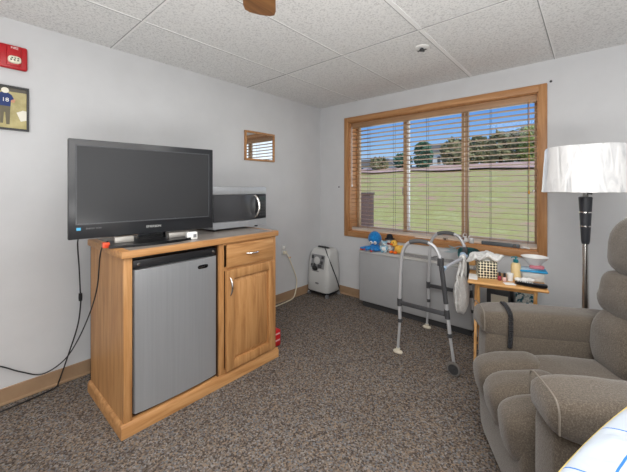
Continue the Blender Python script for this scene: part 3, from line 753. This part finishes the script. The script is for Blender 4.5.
for sx in (-.01,.01): b.sq((sx,-.0275,.12),(.004,.004,.004),1,1,8,5)
for kz in (.03,.055): b.sq((0,-.034,kz),(.005,.004,.005),1,1,8,5)
b.build('buttons', M['hat'], SN)
DK = thing('plush_toy', 'yellow duck plush toy with orange beak, rightmost on the heater', 'soft toy', (1.180,-.125,ZT), math.radians(-8)); DK.scale = (1.1,)*3
b = MB(); b.sq((.022,.01,.042),(.045,.036,.042),1,1,18,12); b.sq((-.02,-.008,.098),(.036,.034,.034),1,1,18,12); b.sq((.062,.012,.066),(.02,.018,.022),1,1,12,8); b.build('body', M['yellow'], DK)
b = MB(); b.sq((-.024,-.044,.092),(.018,.014,.009),1,1,12,8); b.build('beak', M['orange'], DK)
b = MB(); b.sq((-.032,-.034,.014),(.02,.026,.014),1,1,12,8); b.sq((.014,-.034,.014),(.02,.026,.014),1,1,12,8); b.build('feet', M['orange'], DK)
b = MB()
for sx in (-.036,-.006): b.sq((sx,-.038,.108),(.004,.003,.005),1,1,8,5)
b.build('eyes', M['hat'], DK)

# ------------------------------------------------------------------ sill things
ZS = WZ0+.0125
CF = thing('cat_figurine', 'white and brown cat figurine on the window sill behind the walker', 'figurine', (1.845,.018,ZS))
b = MB(); b.sq((0,0,.026),(.026,.02,.027),1,1,14,10); b.sq((-.002,-.004,.064),(.02,.018,.018),1,1,14,10)
for sx in (-.012,.010): b.lathe([(.007,0),(0,.016)], (sx,-.002,.077), 8)
b.tube(spline([(.022,.005,.01),(.042,.004,.03),(.034,.004,.055),(.044,.004,.07)],4), .005, 7); b.build('body', M['plushwhite'], CF)
b = MB(); b.sq((.004,-.012,.072),(.013,.011,.011),1,1,10,6); b.sq((-.012,-.012,.034),(.012,.012,.015),1,1,10,6); b.build('brown_patch', mat('brown_glaze',(120,84,66),.5), CF)
PB = thing('planter_box', 'clear squat jar standing on the sill beside the cat figurine', 'jar', (1.906,.014,ZS))
PB['label'] = 'clear squat jar on the sill right of the cat figurine'; PB.name = 'jar'
b = MB(); b.lathe([(0,0),(.021,0),(.022,.004),(.022,.034),(.018,.04)],seg=18); b.build('bowl', M['ltgrey'], PB)
b = MB(); b.lathe([(0,.04),(.019,.04),(.019,.048),(0,.048)],seg=18); b.build('lid', M['white'], PB)
SP = MB(); SP.sq((0,0,.012),(.006,.016,.012),1,1,10,8); 
for a in (-1,1): SP.tube([(0,.0,.012),(.02*a,.01,.022),(.024*a,.012,.004)], .0022, 5)
solo(SP, 'sunglasses_clip', M['black'], 'tiny black clip on the sill left of the cat figurine', 'clip', (1.655,.015,ZS))
bpy.data.objects['sunglasses_clip'].name = 'black_clip'
GB = thing('speaker_bar', 'dark grey bar-shaped device lying on the right of the sill', 'device', (2.15,.012,ZS), math.radians(-2))
MB().box(-.155,.155,-.014,.014,0,.034,.006).build('body', mat('slate_plastic',(84,90,94),.45), GB)
kn = MB(); kn.lathe([(0,0),(.012,0),(.013,.006),(.010,.01),(0,.01)], (.12,-.014,.018), 14, mtx=Rx(PI/2)); kn.build('knob', M['chrome'], GB)
b = MB()
for k in range(7):
    a = k*1.1; b.sq((.02*math.cos(a),.006*math.sin(a),.008+.003*(k%3)),(.018,.010,.008),1,1,9,6)
solo(b, 'crumpled_tissue', M['tissue'], 'crumpled white tissue on the sill at the right of the dark bar', 'tissue', (2.345,.012,ZS), sharp=80)
b = MB()
for i in range(3): b.box(-.09+.008*i,.085-.006*i,-.0135,.0135,.0015*i,.0015*i+.0013)
solo(b, 'paper_sheets', M['paper'], 'thin stack of white paper lying on the sill left of the walker grips', 'papers', (1.42,.016,ZS), math.radians(-1))

# teal pouch with silver leaves on the heater, and a stick
PO = thing('teal_pouch', 'dark teal striped pouch holding silver leaves, on the heater right end', 'pouch', (1.915,-.115,ZT), math.radians(-4)); PO.scale = (1.1,1,1.12)
b = MB(); b.sq((0,0,.085),(.088,.052,.052),.6,.7,22,12); b.build('bag', M['dkteal'], PO)
b = MB(); b.box(-.05,.06,-.045,.045,0,.05,.006); b.build('tray', M['tray'], PO)
for a, L_ in ((150,.10),(175,.12),(200,.13),(165,.08)):
    A = math.radians(a); lf = MB(); d_ = V((math.cos(A),-.25,math.sin(A)*.7+.1)); p0 = V((-.07,-.03,.10)); n_ = V((-d_.z,0,d_.x)).normalized()*.012
    lf._add([p0, p0+d_*L_*.5+n_, p0+d_*L_, p0+d_*L_*.5-n_],[(0,1,2,3)]); lf.build('leaf', mat('silver_leaf_%d'%a,(150,166,172),.35,metal=.4), PO, recalc=False)
b = MB(); b.box(-.006,.006,-.003,.003,0,.165,.001, mtx=Ry(math.radians(-7)))
solo(b, 'wooden_stick', M['tray_z'], 'thin wooden stick standing behind the teal pouch', 'stick', (2.005,-.0135,ZT-.02))

# ------------------------------------------------------------------ walker
WK = thing('walker', 'folding aluminium walking frame with dark grips and front wheels', 'walker', (1.80,-.6,0))
def side(y, sg):
    main = [(1.604,y,.27),(1.600,y,.43),(1.614,y,.74),(1.620,y,.80),(1.632,y,.855),(1.662,y,.905),(1.707,y,.932),(1.765,y,.943),(1.828,y,.940),(1.878,y,.918),(1.912,y,.870),(1.932,y,.81),(1.945,y,.73),(1.985,y,.40),(2.000,y,.27)]
    fr_ = MB().tube(spline(main,5), .0135, 12).build('side_frame', M['alu'], WK, world=True)
    MB().tube(spline([(1.690,y,.9275),(1.73,y,.939),(1.765,y,.9435),(1.80,y,.943),(1.838,y,.9365)],5), .0175, 12).build('hand_grip', mat('grip_foam',(88,88,90),.8), WK, world=True)
    MB().tube([(1.604,y,.30),(1.585,y,.03)], .0112, 10).build('leg', M['alu'], WK, world=True)
    MB().tube([(1.995,y,.30),(2.030,y,.06)], .0112, 10).build('leg', M['alu'], WK, world=True)
    cl = MB(); cl.tube([(1.604,y,.262),(1.603,y,.29)], .0165, 10); cl.tube([(2.0,y,.258),(1.997,y,.286)], .0165, 10); cl.build('height_collar', M['dkgrey'], WK, world=True)
    br = MB(); br.box(1.60,1.985,y-.010,y+.010,.405,.437,.004); br.tube([(1.600,y,.395),(1.600,y,.455)], .019, 10); br.tube([(1.983,y,.390),(1.976,y,.455)], .019, 10); br.build('side_brace', M['dkgrey'], WK, world=True)
    gl = MB(); gl.sq((1.585,y,.014),(.040,.021,.014),.7,.8,20,8, mtx=None); gl.tube([(1.585,y,.016),(1.587,y,.045)], .0165, 10); gl.build('glide_tip', M['tip'], WK, world=True)
    wy = y-sg*.028
    wm = Rx(PI/2)
    wh = MB(); wh.lathe([(.036,-.012),(.045,-.011),(.0495,-.005),(.0495,.005),(.045,.011),(.036,.012)], (2.035,wy,.0498), 28, mtx=wm); W_ = wh.build('wheel', M['tyre'], WK, world=True)
    hb = MB(); hb.lathe([(0,-.016),(.012,-.016),(.014,-.008),(.038,-.009),(.038,.009),(.014,.008),(.012,.016),(0,.016)], (2.035,wy,.0498), 28, mtx=wm); hb.tube([(2.035,y,.0498),(2.035,wy,.0498)], .007, 8); hb.build('hub', M['rubber_dk'], W_, world=True)
    hg = MB(); hg.tube([(1.930,y,.825),(1.972,y,.50)], .0175, 10); hg.box(1.912,1.952,y-.02,y+.02,.775,.832,.005); hg.build('hinge_sleeve', M['dkgrey'], WK, world=True)
    lv = MB(); lv.tube(spline([(1.93,y+sg*.01,.825),(1.89,y+sg*.03,.835),(1.845,y+sg*.05,.815)],4), [.006]*8+[.003], 7); lv.build('fold_lever', M['grey'], WK, world=True)
side(-.90, 1); side(-.29, -1)
cb = MB(); cb.tube([(1.945,-.885,.752),(1.945,-.305,.752)], .0135, 12); cb.build('cross_bar', M['alu'], WK, world=True)
cb = MB(); cb.tube([(1.945,-.885,.752),(1.945,-.85,.752)], .017, 12); cb.tube([(1.945,-.34,.752),(1.945,-.305,.752)], .017, 12); cb.sq((1.925,-.33,.765),(.025,.03,.025),.8,.8,14,8); cb.build('bar_joint', mat('pale_blue_plastic',(176,200,226),.35), WK, world=True)
# plastic bag hanging from the cross bar
BG = thing('plastic_bag', 'white plastic carrier bag hanging from the walker cross bar', 'bag', (1.955,-.475,.30))
def crinkle(q, s=.012, f=14): 
    n = mnoise.noise_vector(q*f); return q+n*s
secs = [(.0,.030,.024),(.03,.056,.040),(.10,.080,.055),(.19,.098,.058),(.25,.105,.050),(.29,.098,.036),(.315,.085,.026)]
b = MB(); rg = []
for z_, ry, rx in secs:
    rg.append([b.bm.verts.new(crinkle(V((rx*math.cos(2*PI*k/24), ry*math.sin(2*PI*k/24)*(1+.12*math.sin(k*2.1)), z_+ (.012*math.sin(k*1.7) if z_ > .3 else 0))),.016,16)) for k in range(24)])
for a_, c_ in zip(rg, rg[1:]):
    for k in range(24): b.bm.faces.new([a_[k],a_[(k+1)%24],c_[(k+1)%24],c_[k]])
b.bm.faces.new(rg[0][::-1]); b.build('pouch', M['bagplastic'], BG, sharp=60)
for sy in (-.06,.06):
    hd = MB(); pts = spline([(-.015,sy-.012,.295),(-.018,.05+sy*.4,.40),(-.020,.06+sy*.3,.462),(-.010,.06+sy*.3,.474),(.004,.06+sy*.3,.468),(.012,.05+sy*.4,.40),(.012,sy+.012,.295)],4)
    hd.tube(pts, .010, 6); hd.build('handle', M['bagplastic'], BG)

# ------------------------------------------------------------------ wooden tray table
TB = thing('tray_table', 'light wooden folding tray table crowded with small items', 'table', (2.285,-.515,0), math.radians(12.4))
tw, td, tz = .252, .192, .66
MB().box(-tw,tw,-td,td,tz-.020,tz,.008,seg=3).build('tabletop', M['tray'], TB)
for sx in (-1,1):
    for (ya, yb, off) in ((-.175,.15,0),(.175,-.15,.022)):
        x = sx*(tw-.05)-sx*off
        lg = MB(); d_ = V((0,yb-ya,tz-.022)); a = math.atan2(d_.y, d_.z); L_ = d_.length
        lg.box(-.010,.010,-.015,.015,0.004,L_,.004, mtx=Matrix.Translation((x,ya,0)) @ Rx(-a)); lg.build('leg', M['tray_z'], TB)
MB().box(-.19,.19,-.142,-.128,tz-.05,tz-.020,.003).build('apron', M['tray'], TB); MB().box(-.19,.19,.128,.142,tz-.05,tz-.020,.003).build('apron', M['tray'], TB)
MB().tube([(-.20,0,.33),(.20,0,.33)], .009, 10).build('stretcher', M['tray'], TB); MB().tube([(-.20,.145,.06),(.20,.145,.06)], .009, 10).build('stretcher', M['tray'], TB)
def on_table(lx, ly): 
    a = math.radians(12.4); return (2.285+lx*math.cos(a)-ly*math.sin(a), -.515+lx*math.sin(a)+ly*math.cos(a), tz+.0005)
def to_local(x, y):
    a = -math.radians(12.4); dx, dy = x-2.285, y+.515; return (dx*math.cos(a)-dy*math.sin(a), dx*math.sin(a)+dy*math.cos(a))
ra = math.radians(12.4)
TBX = thing('tissue_box_cover', 'cream cube tissue cover with a lattice of black dots on the tray table', 'tissue box', (2.160,-.535,tz+.0005), math.radians(22))
MB().box(-.066,.066,-.062,.062,0,.128,.006).build('cover', M['dots'], TBX)
MB().sq((0,0,.128),(.035,.02,.008),.8,.8,14,6).build('tissue_tuft', M['tissue'], TBX)
b = MB()
b.sq((-.01,0,.030),(.125,.075,.032),.9,.9,36,20, fn=lambda q: q+mnoise.noise_vector(q*22+V((3,1,7)))*.024+V((0,0,-.035*max(0,(-q.x-.02)/.1)+.012*math.sin(q.x*60))))
solo(b, 'crumpled_bag', M['bagplastic'], 'crumpled white plastic bag lying on top of the dotted tissue cover', 'bag', (2.150,-.525,tz+.128), math.radians(20), sharp=70)
NP = [((2.262,-.588),'polish','dark pink nail polish bottle right of the dotted cover','dark'),((2.297,-.600),'polish2','pale pink nail polish bottle with dark cap beside the white cup','pale')]
for (x, y), mm, lb, _k in NP:
    t = thing('nail_polish', lb, 'nail polish', (x,y,tz+.0005), 0, 'nail polish bottles on the tray table')
    MB().sq((0,0,.018),(.013,.013,.018),.5,.6,14,8).build('bottle', M[mm], t)
    MB().lathe([(0,.034),(.009,.034),(.0085,.05),(.007,.064),(0,.065)],seg=12).build('cap', M['black'], t)
t = thing('cup', 'small white cup between the nail polish and the pump bottle', 'cup', (2.322,-.540,tz+.0005))
b = MB(); b.lathe([(0,.002),(.019,.002),(.019,0),(.017,0),(.024,.055),(.0225,.055),(.0175,.006),(0,.006)],seg=20); b.build('bowl', M['white'], t)
t.name = 'cup'
LT = thing('pump_bottle', 'cream lotion bottle with teal pump on the tray table', 'bottle', (2.352,-.490,tz+.0005))
MB().lathe([(0,0),(.030,0),(.033,.006),(.033,.11),(.026,.128),(.015,.134),(0,.134)],seg=24).build('bottle', M['lotion'], LT)
b = MB(); b.lathe([(.0165,.132),(.0175,.134),(.0175,.156),(.006,.158),(.005,.172),(0,.172)],seg=16); b.sq((0,0,.174),(.014,.012,.006),.8,.8,14,6); b.tube([(0,0,.175),(-.02,-.014,.174),(-.027,-.02,.168)], .0045, 8); b.build('pump', M['teal'], LT)
TU = thing('food_tub', 'cloudy plastic tub with blue lid at the back of the tray table', 'container', (2.452,-.428,tz+.0005), ra)
MB().sq((0,0,.036),(.075,.055,.038),.35,.4,28,10, fn=lambda q: V((q.x*(1+q.z*1.4),q.y*(1+q.z*1.4),q.z))).build('tub', M['clear'], TU)
b = MB()
for k in range(9): b.sq((-.05+.0125*k, .02*math.sin(k*2.3), .022+.012*(k%3)),(.012,.012,.010),.8,.8,8,6, mi=k%3)
b.build('contents', [M['dkgrey'],M['tray'],M['plushwhite']], TU)
MB().box(-.086,.086,-.064,.064,.074,.086,.005).build('lid', M['blue'], TU)
ZL = tz+.0005+.0865
b = MB(); b.box(-.07,.07,-.045,.045,0,.004,.001); b.box(-.066,.068,-.042,.043,.004,.008,.001)
MG = solo(b, 'booklets', [mat('booklet_cover',(170,196,214),.4)], 'two pale booklets lying on the blue tub lid', 'booklet', (2.425,-.432,ZL), math.radians(32))
b = MB(); b.sq((0,0,.013),(.048,.028,.013),.5,.6,22,8)
solo(b, 'soap_case', M['pink'], 'dusty pink case lying on booklets under the white bowl', 'case', (2.478,-.438,ZL+.0085), math.radians(8))
b = MB(); b.lathe([(0,.004),(.03,.004),(.03,0),(.034,0),(.046,.014),(.070,.042),(.086,.060),(.088,.062),(.083,.060),(.066,.042),(.042,.018),(0,.010)],seg=36)
solo(b, 'bowl', M['white'], 'shallow white bowl on top of the pink case and tub', 'bowl', (2.462,-.425,ZL+.035))
RC = thing('remote_control', 'long black remote control with grey keys at the tray table front', 'remote', (2.462,-.612,tz+.0005), math.radians(6))
MB().sq((0,0,.013),(.098,.026,.014),.45,.45,30,8, fn=lambda q: V((q.x,q.y*(1+.15*q.x/.098),q.z+(.004*(q.x/.098)**2)))).build('body', M['gloss_black'], RC)
b = MB()
for k in range(7):
    for j in range(3): b.box(-.080+k*.014,-.071+k*.014,-.015+j*.011,-.007+j*.011,.0245,.0285,.001)
b.build('keys', M['ltgrey'], RC)
b = MB()
for k in range(9):
    a = k*2.4; rr = .014+.004*k; b.sq((rr*math.cos(a),.7*rr*math.sin(a),.012+.007*(k%3)),(.026,.020,.014),1,1,12,8, fn=lambda q: q+mnoise.noise_vector(q*40+V((k,0,0)))*.008)
solo(b, 'crumpled_tissue', M['tissue'], 'crumpled white tissues between the pump bottle and the remote', 'tissue', (2.405,-.535,tz+.0005), sharp=80)
b = MB(); b.box(-.035,.035,-.028,.028,0,.0015); b.box(-.030,.034,-.026,.027,.0015,.003)
solo(b, 'paper_slip', M['paper'], 'small white paper slip at the front edge of the tray table', 'paper', (2.335,-.640,tz+.0005), math.radians(30))
b = MB(); b.box(-.030,.030,-.082,.082,0,.0012); b.box(-.027,.031,-.080,.083,.0012,.0026)
solo(b, 'paper_sheets', M['paper'], 'white papers at the left edge of the tray table', 'papers', (2.082,-.610,tz+.0005), math.radians(14))
# under the table by the wall
BX = thing('storage_box', 'dark framed box with cream front standing under the tray table', 'box', (2.175,-.115,0), 0)
MB().box(-.09,.09,-.08,.08,0,.47,.006).build('body', M['dkgrey'], BX)
MB().box(-.055,.075,-.084,-.079,.05,.43).build('front_panel', M['cream'], BX)
TT = thing('tote_box', 'teal and white patterned box beside the dark box under the table', 'box', (2.365,-.10,0), 0)
MB().box(-.065,.065,-.07,.07,0,.50,.006).build('body', noisy('teal_pattern', [(.45,(30,96,112)),(.5,(216,222,220))], scale=(30,30,30), rough=.7), TT)
MB().box(-.068,.068,-.073,.073,.50,.512,.004).build('rim', M['dkteal'], TT)

# ------------------------------------------------------------------ floor lamp
LX, LY = 2.757,-.62
LA = thing('floor_lamp', 'tall floor lamp with white plastic-wrapped drum shade behind the recliner', 'lamp', (LX,LY,0))
MB().lathe([(0,0),(.135,0),(.14,.006),(.138,.016),(.03,.026),(.016,.04),(0,.04)],seg=36).build('base', M['chrome'], LA)
MB().lathe([(.021,.03),(.020,.40),(.017,.80),(.0155,1.01)],seg=18).build('pole', M['chrome'], LA)
MB().lathe([(.019,1.00),(.023,1.02),(.036,1.30),(.030,1.305),(0,1.305)],seg=20).build('grip_section', mat('lamp_matte_black',(44,46,52),.45), LA)
for z_ in (1.115,1.205):
    rr = .023+(.013)*(z_-1.02)/.28
    MB().lathe([(rr-.002,-.005),(rr+.0015,-.004),(rr+.0020,.004),(rr-.002,.005)], (0,0,z_), 20).build('band', M['chrome'], LA)
MB().lathe([(.021,1.30),(.016,1.31),(.016,1.36),(.022,1.37),(.022,1.42),(0,1.42)],seg=16).build('socket', M['chrome'], LA)
sw = MB(); sw.tube([(.016,-.01,1.325),(.03,-.03,1.325)], .005, 8); sw.build('switch', M['black'], LA)
def wob(q):
    a = math.atan2(q.y,q.x); return V((q.x*(1+.008*math.sin(a*9)), q.y*(1+.008*math.sin(a*9)), q.z+.0012*math.sin(a*5)))
MB().lathe([(.204,1.622),(.210,1.626),(.215,1.615),(.231,1.350),(.233,1.336),(.228,1.333),(.224,1.350),(.208,1.61),(.204,1.622)],seg=72,wob=wob).build('lamp_shade', M['shade'], LA)
sp = MB()
for k in range(3):
    a = k*2*PI/3; sp.tube([(0,0,1.42),(.208*math.cos(a),.208*math.sin(a),1.58)], .003, 6)
sp.build('shade_spider', M['chrome'], LA)

# ------------------------------------------------------------------ recliner
RC_ = thing('recliner', 'grey-brown chenille recliner armchair with pillowy backrest', 'armchair', (2.882,-1.351,0), math.radians(-61.15))
def puff(c, r, e1=.55, e2=.5, u=36, v=20, mtx=None, amp=.006, f=9, b=None, fn2=None):
    b = b or MB(); off = V((c[0]*3.1,c[1]*5.7,c[2]*2.3))
    def fn(q):
        q2 = q+mnoise.noise_vector((q+off)*f)*amp
        return fn2(q2) if fn2 else q2
    return b.sq(c, r, e1, e2, u, v, mtx=mtx, fn=fn)
# carcass
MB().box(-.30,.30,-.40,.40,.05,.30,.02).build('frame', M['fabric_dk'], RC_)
# front panel of the footrest
fpnl = puff((0,-.455,.20),(.292,.055,.165),.3,.3,amp=.004); fpnl.build('footrest_panel', M['fabric'], RC_, sharp=60)
# arms
for sx in (-1,1):
    b = MB()
    puff((sx*.375,-.005,.30),(.092,.462,.27),.22,.22,b=b,amp=.003,u=48)
    arm = b.build('armrest', M['fabric'], RC_, sharp=60)
    puff((sx*.392,-.01,.585),(.112,.480,.082),.5,.28,u=60,v=18,amp=.004,fn2=lambda q, sx=sx: V((q.x, q.y, q.z-(.025*max(0,(q.y-.1)/.4)) ))).build('arm_pad', M['fabric'], arm, sharp=60)
    pp = MB(); pts = []
    for k in range(17):
        t = -PI*.55+2*PI*.55*k/16
        c_, s_ = math.cos(t), math.sin(t)
        pts.append((sx*.392+.110*math.copysign(abs(s_)**.5,s_), -.474, .585+.080*math.copysign(abs(c_)**.5,c_)))
    pp.tube(spline(pts,2), .0032, 6); pp.build('piping', M['piping'], arm)
# seat
puff((0,.02,.375),(.288,.32,.105),.4,.3,amp=.006).build('seat', M['fabric'], RC_, sharp=60)
for k, x in enumerate((-.19,0,.19)):
    puff((x,-.372,.352),(.104,.175,.118),.62,.55,amp=.005,mtx=Rx(math.radians(10))).build('seat_roll', M['fabric'], RC_, sharp=60)
# back
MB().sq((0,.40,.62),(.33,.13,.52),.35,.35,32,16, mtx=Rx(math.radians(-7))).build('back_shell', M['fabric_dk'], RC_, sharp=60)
for sx in (-1,1):
    puff((sx*.158,.205,.575),(.185,.185,.185),.75,.6,amp=.012,f=11,mtx=Rx(math.radians(-6))).build('back_cushion', M['fabric'], RC_, sharp=60)
    puff((sx*.160,.240,.805),(.190,.175,.145),.8,.6,amp=.018,f=13,mtx=Rx(math.radians(-8))).build('back_cushion', M['fabric'], RC_, sharp=60)
    puff((sx*.152,.275,1.055),(.182,.170,.180),.75,.6,amp=.012,f=11,mtx=Rx(math.radians(-8))).build('head_cushion', M['fabric'], RC_, sharp=60)
for sx in (-.15,.15):
    b = MB(); b.lathe([(0,-.012),(.03,-.01),(.03,.0),(.016,.05),(0,.05)], (sx,-.38,.012), 14); b.build('foot', M['black'], RC_)
    b = MB(); b.lathe([(0,-.012),(.03,-.01),(.03,.0),(.016,.05),(0,.05)], (sx,.38,.012), 14); b.build('foot', M['black'], RC_)
# beaded strap over the far arm
ST = MB(); ca, sa = math.cos(math.radians(-61.15)), math.sin(math.radians(-61.15))
def rl(x, y, z): return V((2.882+x*ca-y*sa, -1.351+x*sa+y*ca, z))
path = [rl(-.44,-.33,.668),rl(-.39,-.335,.674),rl(-.32,-.34,.668),rl(-.277,-.343,.645),rl(-.270,-.345,.58),rl(-.270,-.347,.52),rl(-.272,-.349,.475)]
path = spline(path,6); 
for i, p in enumerate(path):
    for s_ in (-1,0,1):
        ST.sq(p+V((.008*s_*-sa*1.0*.0+.008*s_*.876, .008*s_*.4825, .002*((i+s_)%2))),(.0055,.0055,.0055),1,1,7,5)
c0 = path[0].copy()
o = ST.build('beaded_strap', mat('black_beads',(26,26,30),.25), None, sharp=60)
tag(o, 'black beaded strap draped over the far arm of the recliner', 'strap')

# ------------------------------------------------------------------ bed corner with pillow (lower right)
ba = math.atan2(-.287,.955)
cx, cy = 2.85,-2.07; ex, ey = V((.955,-.287,0)), V((-.287,-.955,0))
PLc = V((cx,cy,0))+ex*.275+ey*.36
BD = thing('bed', 'single bed under the white checked pillow at the lower right', 'bed', (0,0,0), ba)
bc = V((cx,cy,0))+ex*(.05+.95)+ey*(.05+.45); BD.location = (bc.x,bc.y,0)
MB().sq((0,0,.53),(.95,.45,.10),.25,.2,40,12).build('mattress', M['paper'], BD, sharp=60)
b = MB(); b.box(-.93,.93,-.43,.43,.28,.435,.01)
b.build('bed_frame', M['oak_x'], BD)
for sx in (-.88,.88):
    for sy in (-.38,.38): MB().box(sx-.03,sx+.03,sy-.03,sy+.03,0,.29,.004).build('leg', M['oak_z'], BD)
PW = thing('pillow', 'white pillow with blue check lines and yellow piping at lower right corner', 'pillow', (PLc.x,PLc.y,.664), ba)
def pil(q): 
    n = mnoise.noise_vector(q*5)*.012
    return q+n
b = MB(); N_ = 30; hx_, hy_ = .25,.36; top = []; bot = []
def ph(u, v): return .046*(max(0,(1-u**4))**.55)*(max(0,(1-v**4))**.55)
gt = [[None]*(N_+1) for _ in range(N_+1)]; gb = [[None]*(N_+1) for _ in range(N_+1)]
for i in range(N_+1):
    for j in range(N_+1):
        u, v_ = -1+2*i/N_, -1+2*j/N_
        u2, v2 = math.sin(u*PI/2), math.sin(v_*PI/2)
        pin = 1-.05*(1-abs(v2)**2)*0; x_, y_ = u2*hx_*1.07*math.sqrt(1-.11*v2*v2), v2*hy_*1.07*math.sqrt(1-.11*u2*u2)
        h_ = ph(u2,v2); wr = .010*mnoise.noise(V((x_*9,y_*9,1)))*min(1,h_/.04)
        gt[i][j] = b.bm.verts.new((x_,y_,.092+h_+wr))
        gb[i][j] = gt[i][j] if (i in (0,N_) or j in (0,N_)) else b.bm.verts.new((x_,y_,.092-h_*1.9))
for i in range(N_):
    for j in range(N_):
        b.bm.faces.new([gt[i][j],gt[i+1][j],gt[i+1][j+1],gt[i][j+1]])
        try: b.bm.faces.new([gb[i][j],gb[i][j+1],gb[i+1][j+1],gb[i+1][j]])
        except ValueError: pass
edge = [gt[i][0].co.copy() for i in range(N_+1)]+[gt[N_][j].co.copy() for j in range(1,N_+1)]+[gt[i][N_].co.copy() for i in range(N_-1,-1,-1)]+[gt[0][j].co.copy() for j in range(N_-1,0,-1)]
b.build('cover', M['plaid'], PW, sharp=80)
ee = [edge[0]]
for p in edge[1:]:
    if (p-ee[-1]).length > .004: ee.append(p)
MB().tube(ee, .0028, 7, closed=True).build('piping', M['yellowpipe'], PW, sharp=80)

# ------------------------------------------------------------------ ceiling fan, sprinkler, nails
FAN = thing('ceiling_fan', 'ceiling fan with brown wooden blades, one blade tip in view', 'ceiling fan', (2.115,-2.795,H))
b = MB(); b.lathe([(0,-.001),(.07,-.001),(.065,-.04),(.02,-.05),(.018,-.16),(.09,-.17),(.10,-.22),(.09,-.27),(.05,-.30),(0,-.305)],seg=30); b.build('motor', mat('fan_bronze',(96,78,62),.35,metal=.6), FAN)
tipdir = math.atan2(-2.385+2.795, 1.63-2.115)
for k in range(5):
    a = tipdir+k*2*PI/5; T_ = Rz(a)
    bl_ = MB(); prof = [(.16,-.050),(.30,-.060),(.58,-.072),(.615,-.066),(.63,-.045),(.636,0),(.63,.045),(.615,.066),(.58,.072),(.30,.060),(.16,.050)]
    bl_.prism(prof, lambda u,v,d: T_ @ V((u,v,-.275+d+v*.12)), 0, .008); BL = bl_.build('blade', M['blade'], FAN)
    ir = MB(); ir.box(.08,.22,-.018,.018,-.266,-.258,.002, mtx=T_); ir.build('blade_iron', M['black'], BL)
SPK = thing('sprinkler', 'round white fire sprinkler head on the ceiling', 'sprinkler', (1.81,-.952,H))
MB().lathe([(0,.001),(.050,.001),(.048,-.006),(.026,-.010),(0,-.010)],seg=24).build('escutcheon', M['white'], SPK)
b = MB(); b.lathe([(0,-.006),(.012,-.008),(.010,-.016),(.006,-.018),(.006,-.024),(.022,-.025),(.022,-.028),(0,-.028)],seg=14)
for k in range(4): b.box(.008,.034,-.006,.006,-.028,-.024, mtx=Rz(k*PI/2))
b.build('head', M['dkgrey'], SPK)
for (x, z_, lb) in ((2.529,2.257,'dark nail in the wall beside the window upper right corner'),(.314,1.371,'small nail in the wall left of the window')):
    n_ = MB(); n_.lathe([(0,0),(.009,0),(.010,.004),(.006,.008),(0,.009)], seg=12, mtx=Rx(PI/2)); solo(n_, 'nail', M['dkgrey'], lb, 'nail', (x,0,z_), group='nails in the window wall')

# ------------------------------------------------------------------ light
W = bpy.data.worlds.new('sky'); S.world = W; W.use_nodes = True
nt = W.node_tree; N = nt.nodes; L = nt.links; bg = N['Background']
tc = N.new('ShaderNodeTexCoord'); sx = N.new('ShaderNodeSeparateXYZ'); L.new(tc.outputs['Generated'], sx.inputs['Vector'])
rp = N.new('ShaderNodeValToRGB'); e = rp.color_ramp.elements
e[0].position, e[0].color = 0.04, rgba((206,226,248)); e[1].position, e[1].color = .6, rgba((70,130,220))
q = e.new(.12); q.color = rgba((150,196,246)); q = e.new(.26); q.color = rgba((70,140,232))
L.new(sx.outputs['Z'], rp.inputs['Fac'])
L.new(rp.outputs['Color'], bg.inputs['Color']); bg.inputs['Strength'].default_value = 1.0
def light(name, kind, loc, rot, energy, size=1, col=(1,1,1), sy=None):
    d = bpy.data.lights.new(name, kind); d.energy = energy; d.color = col
    if kind == 'AREA':
        d.size = size
        if sy: d.shape = 'RECTANGLE'; d.size_y = sy
    o = bpy.data.objects.new(name, d); COL.objects.link(o); o.location = loc; o.rotation_euler = rot
    return o
sun = light('sun', 'SUN', (5,5,10), (0,0,0), 3.0, col=(1,.95,.86)); sun.data.angle = .01
sd = V((.66,-.30,.62)).normalized(); sun.rotation_euler = sd.to_track_quat('Z','Y').to_euler()
light('overhead_fill', 'AREA', (2.7,-2.9,2.38), (0,0,0), 58, 2.4, (1,.985,.96), 2.0)  # unseen fill panel added overhead to brighten the room, no such fixture
light('rear_fill', 'AREA', (3.6,-4.6,1.9), (math.radians(80),0,math.radians(25)), 30, 1.4, (1,.98,.95), 1.2)  # added fill from behind the camera, not a lamp of the room
light('ceiling_bounce_fill', 'AREA', (3.2,-3.5,.75), (PI,0,0), 98, 2.2, (1,.985,.965), 1.6)  # added upward fill that lightens the ceiling like bounce flash
light('daylight_fill', 'AREA', (1.45,.5,1.6), (math.radians(-90),0,0), 12, 1.9, (.96,.98,1), 1.3)  # added area light outside the glass, strengthens the daylight coming in

# ------------------------------------------------------------------ camera
cd = bpy.data.cameras.new('camera'); cam = bpy.data.objects.new('camera', cd); COL.objects.link(cam)
cam.location = (2.78813,-3.32996,1.36542); cam.rotation_euler = (PI/2,0,math.radians(41.2))
cd.sensor_width = 36; cd.lens = 318/627*36; cd.shift_x = 0; cd.shift_y = -(236-187.4)/627; cd.clip_start = .02; cd.clip_end = 300
S.camera = cam
S.view_settings.view_transform = 'Standard'; S.view_settings.look = 'None'; S.view_settings.exposure = 0; S.view_settings.gamma = 1
S.cycles.use_denoising = True
S.cycles.max_bounces = 10; S.cycles.diffuse_bounces = 5; S.cycles.transparent_max_bounces = 16
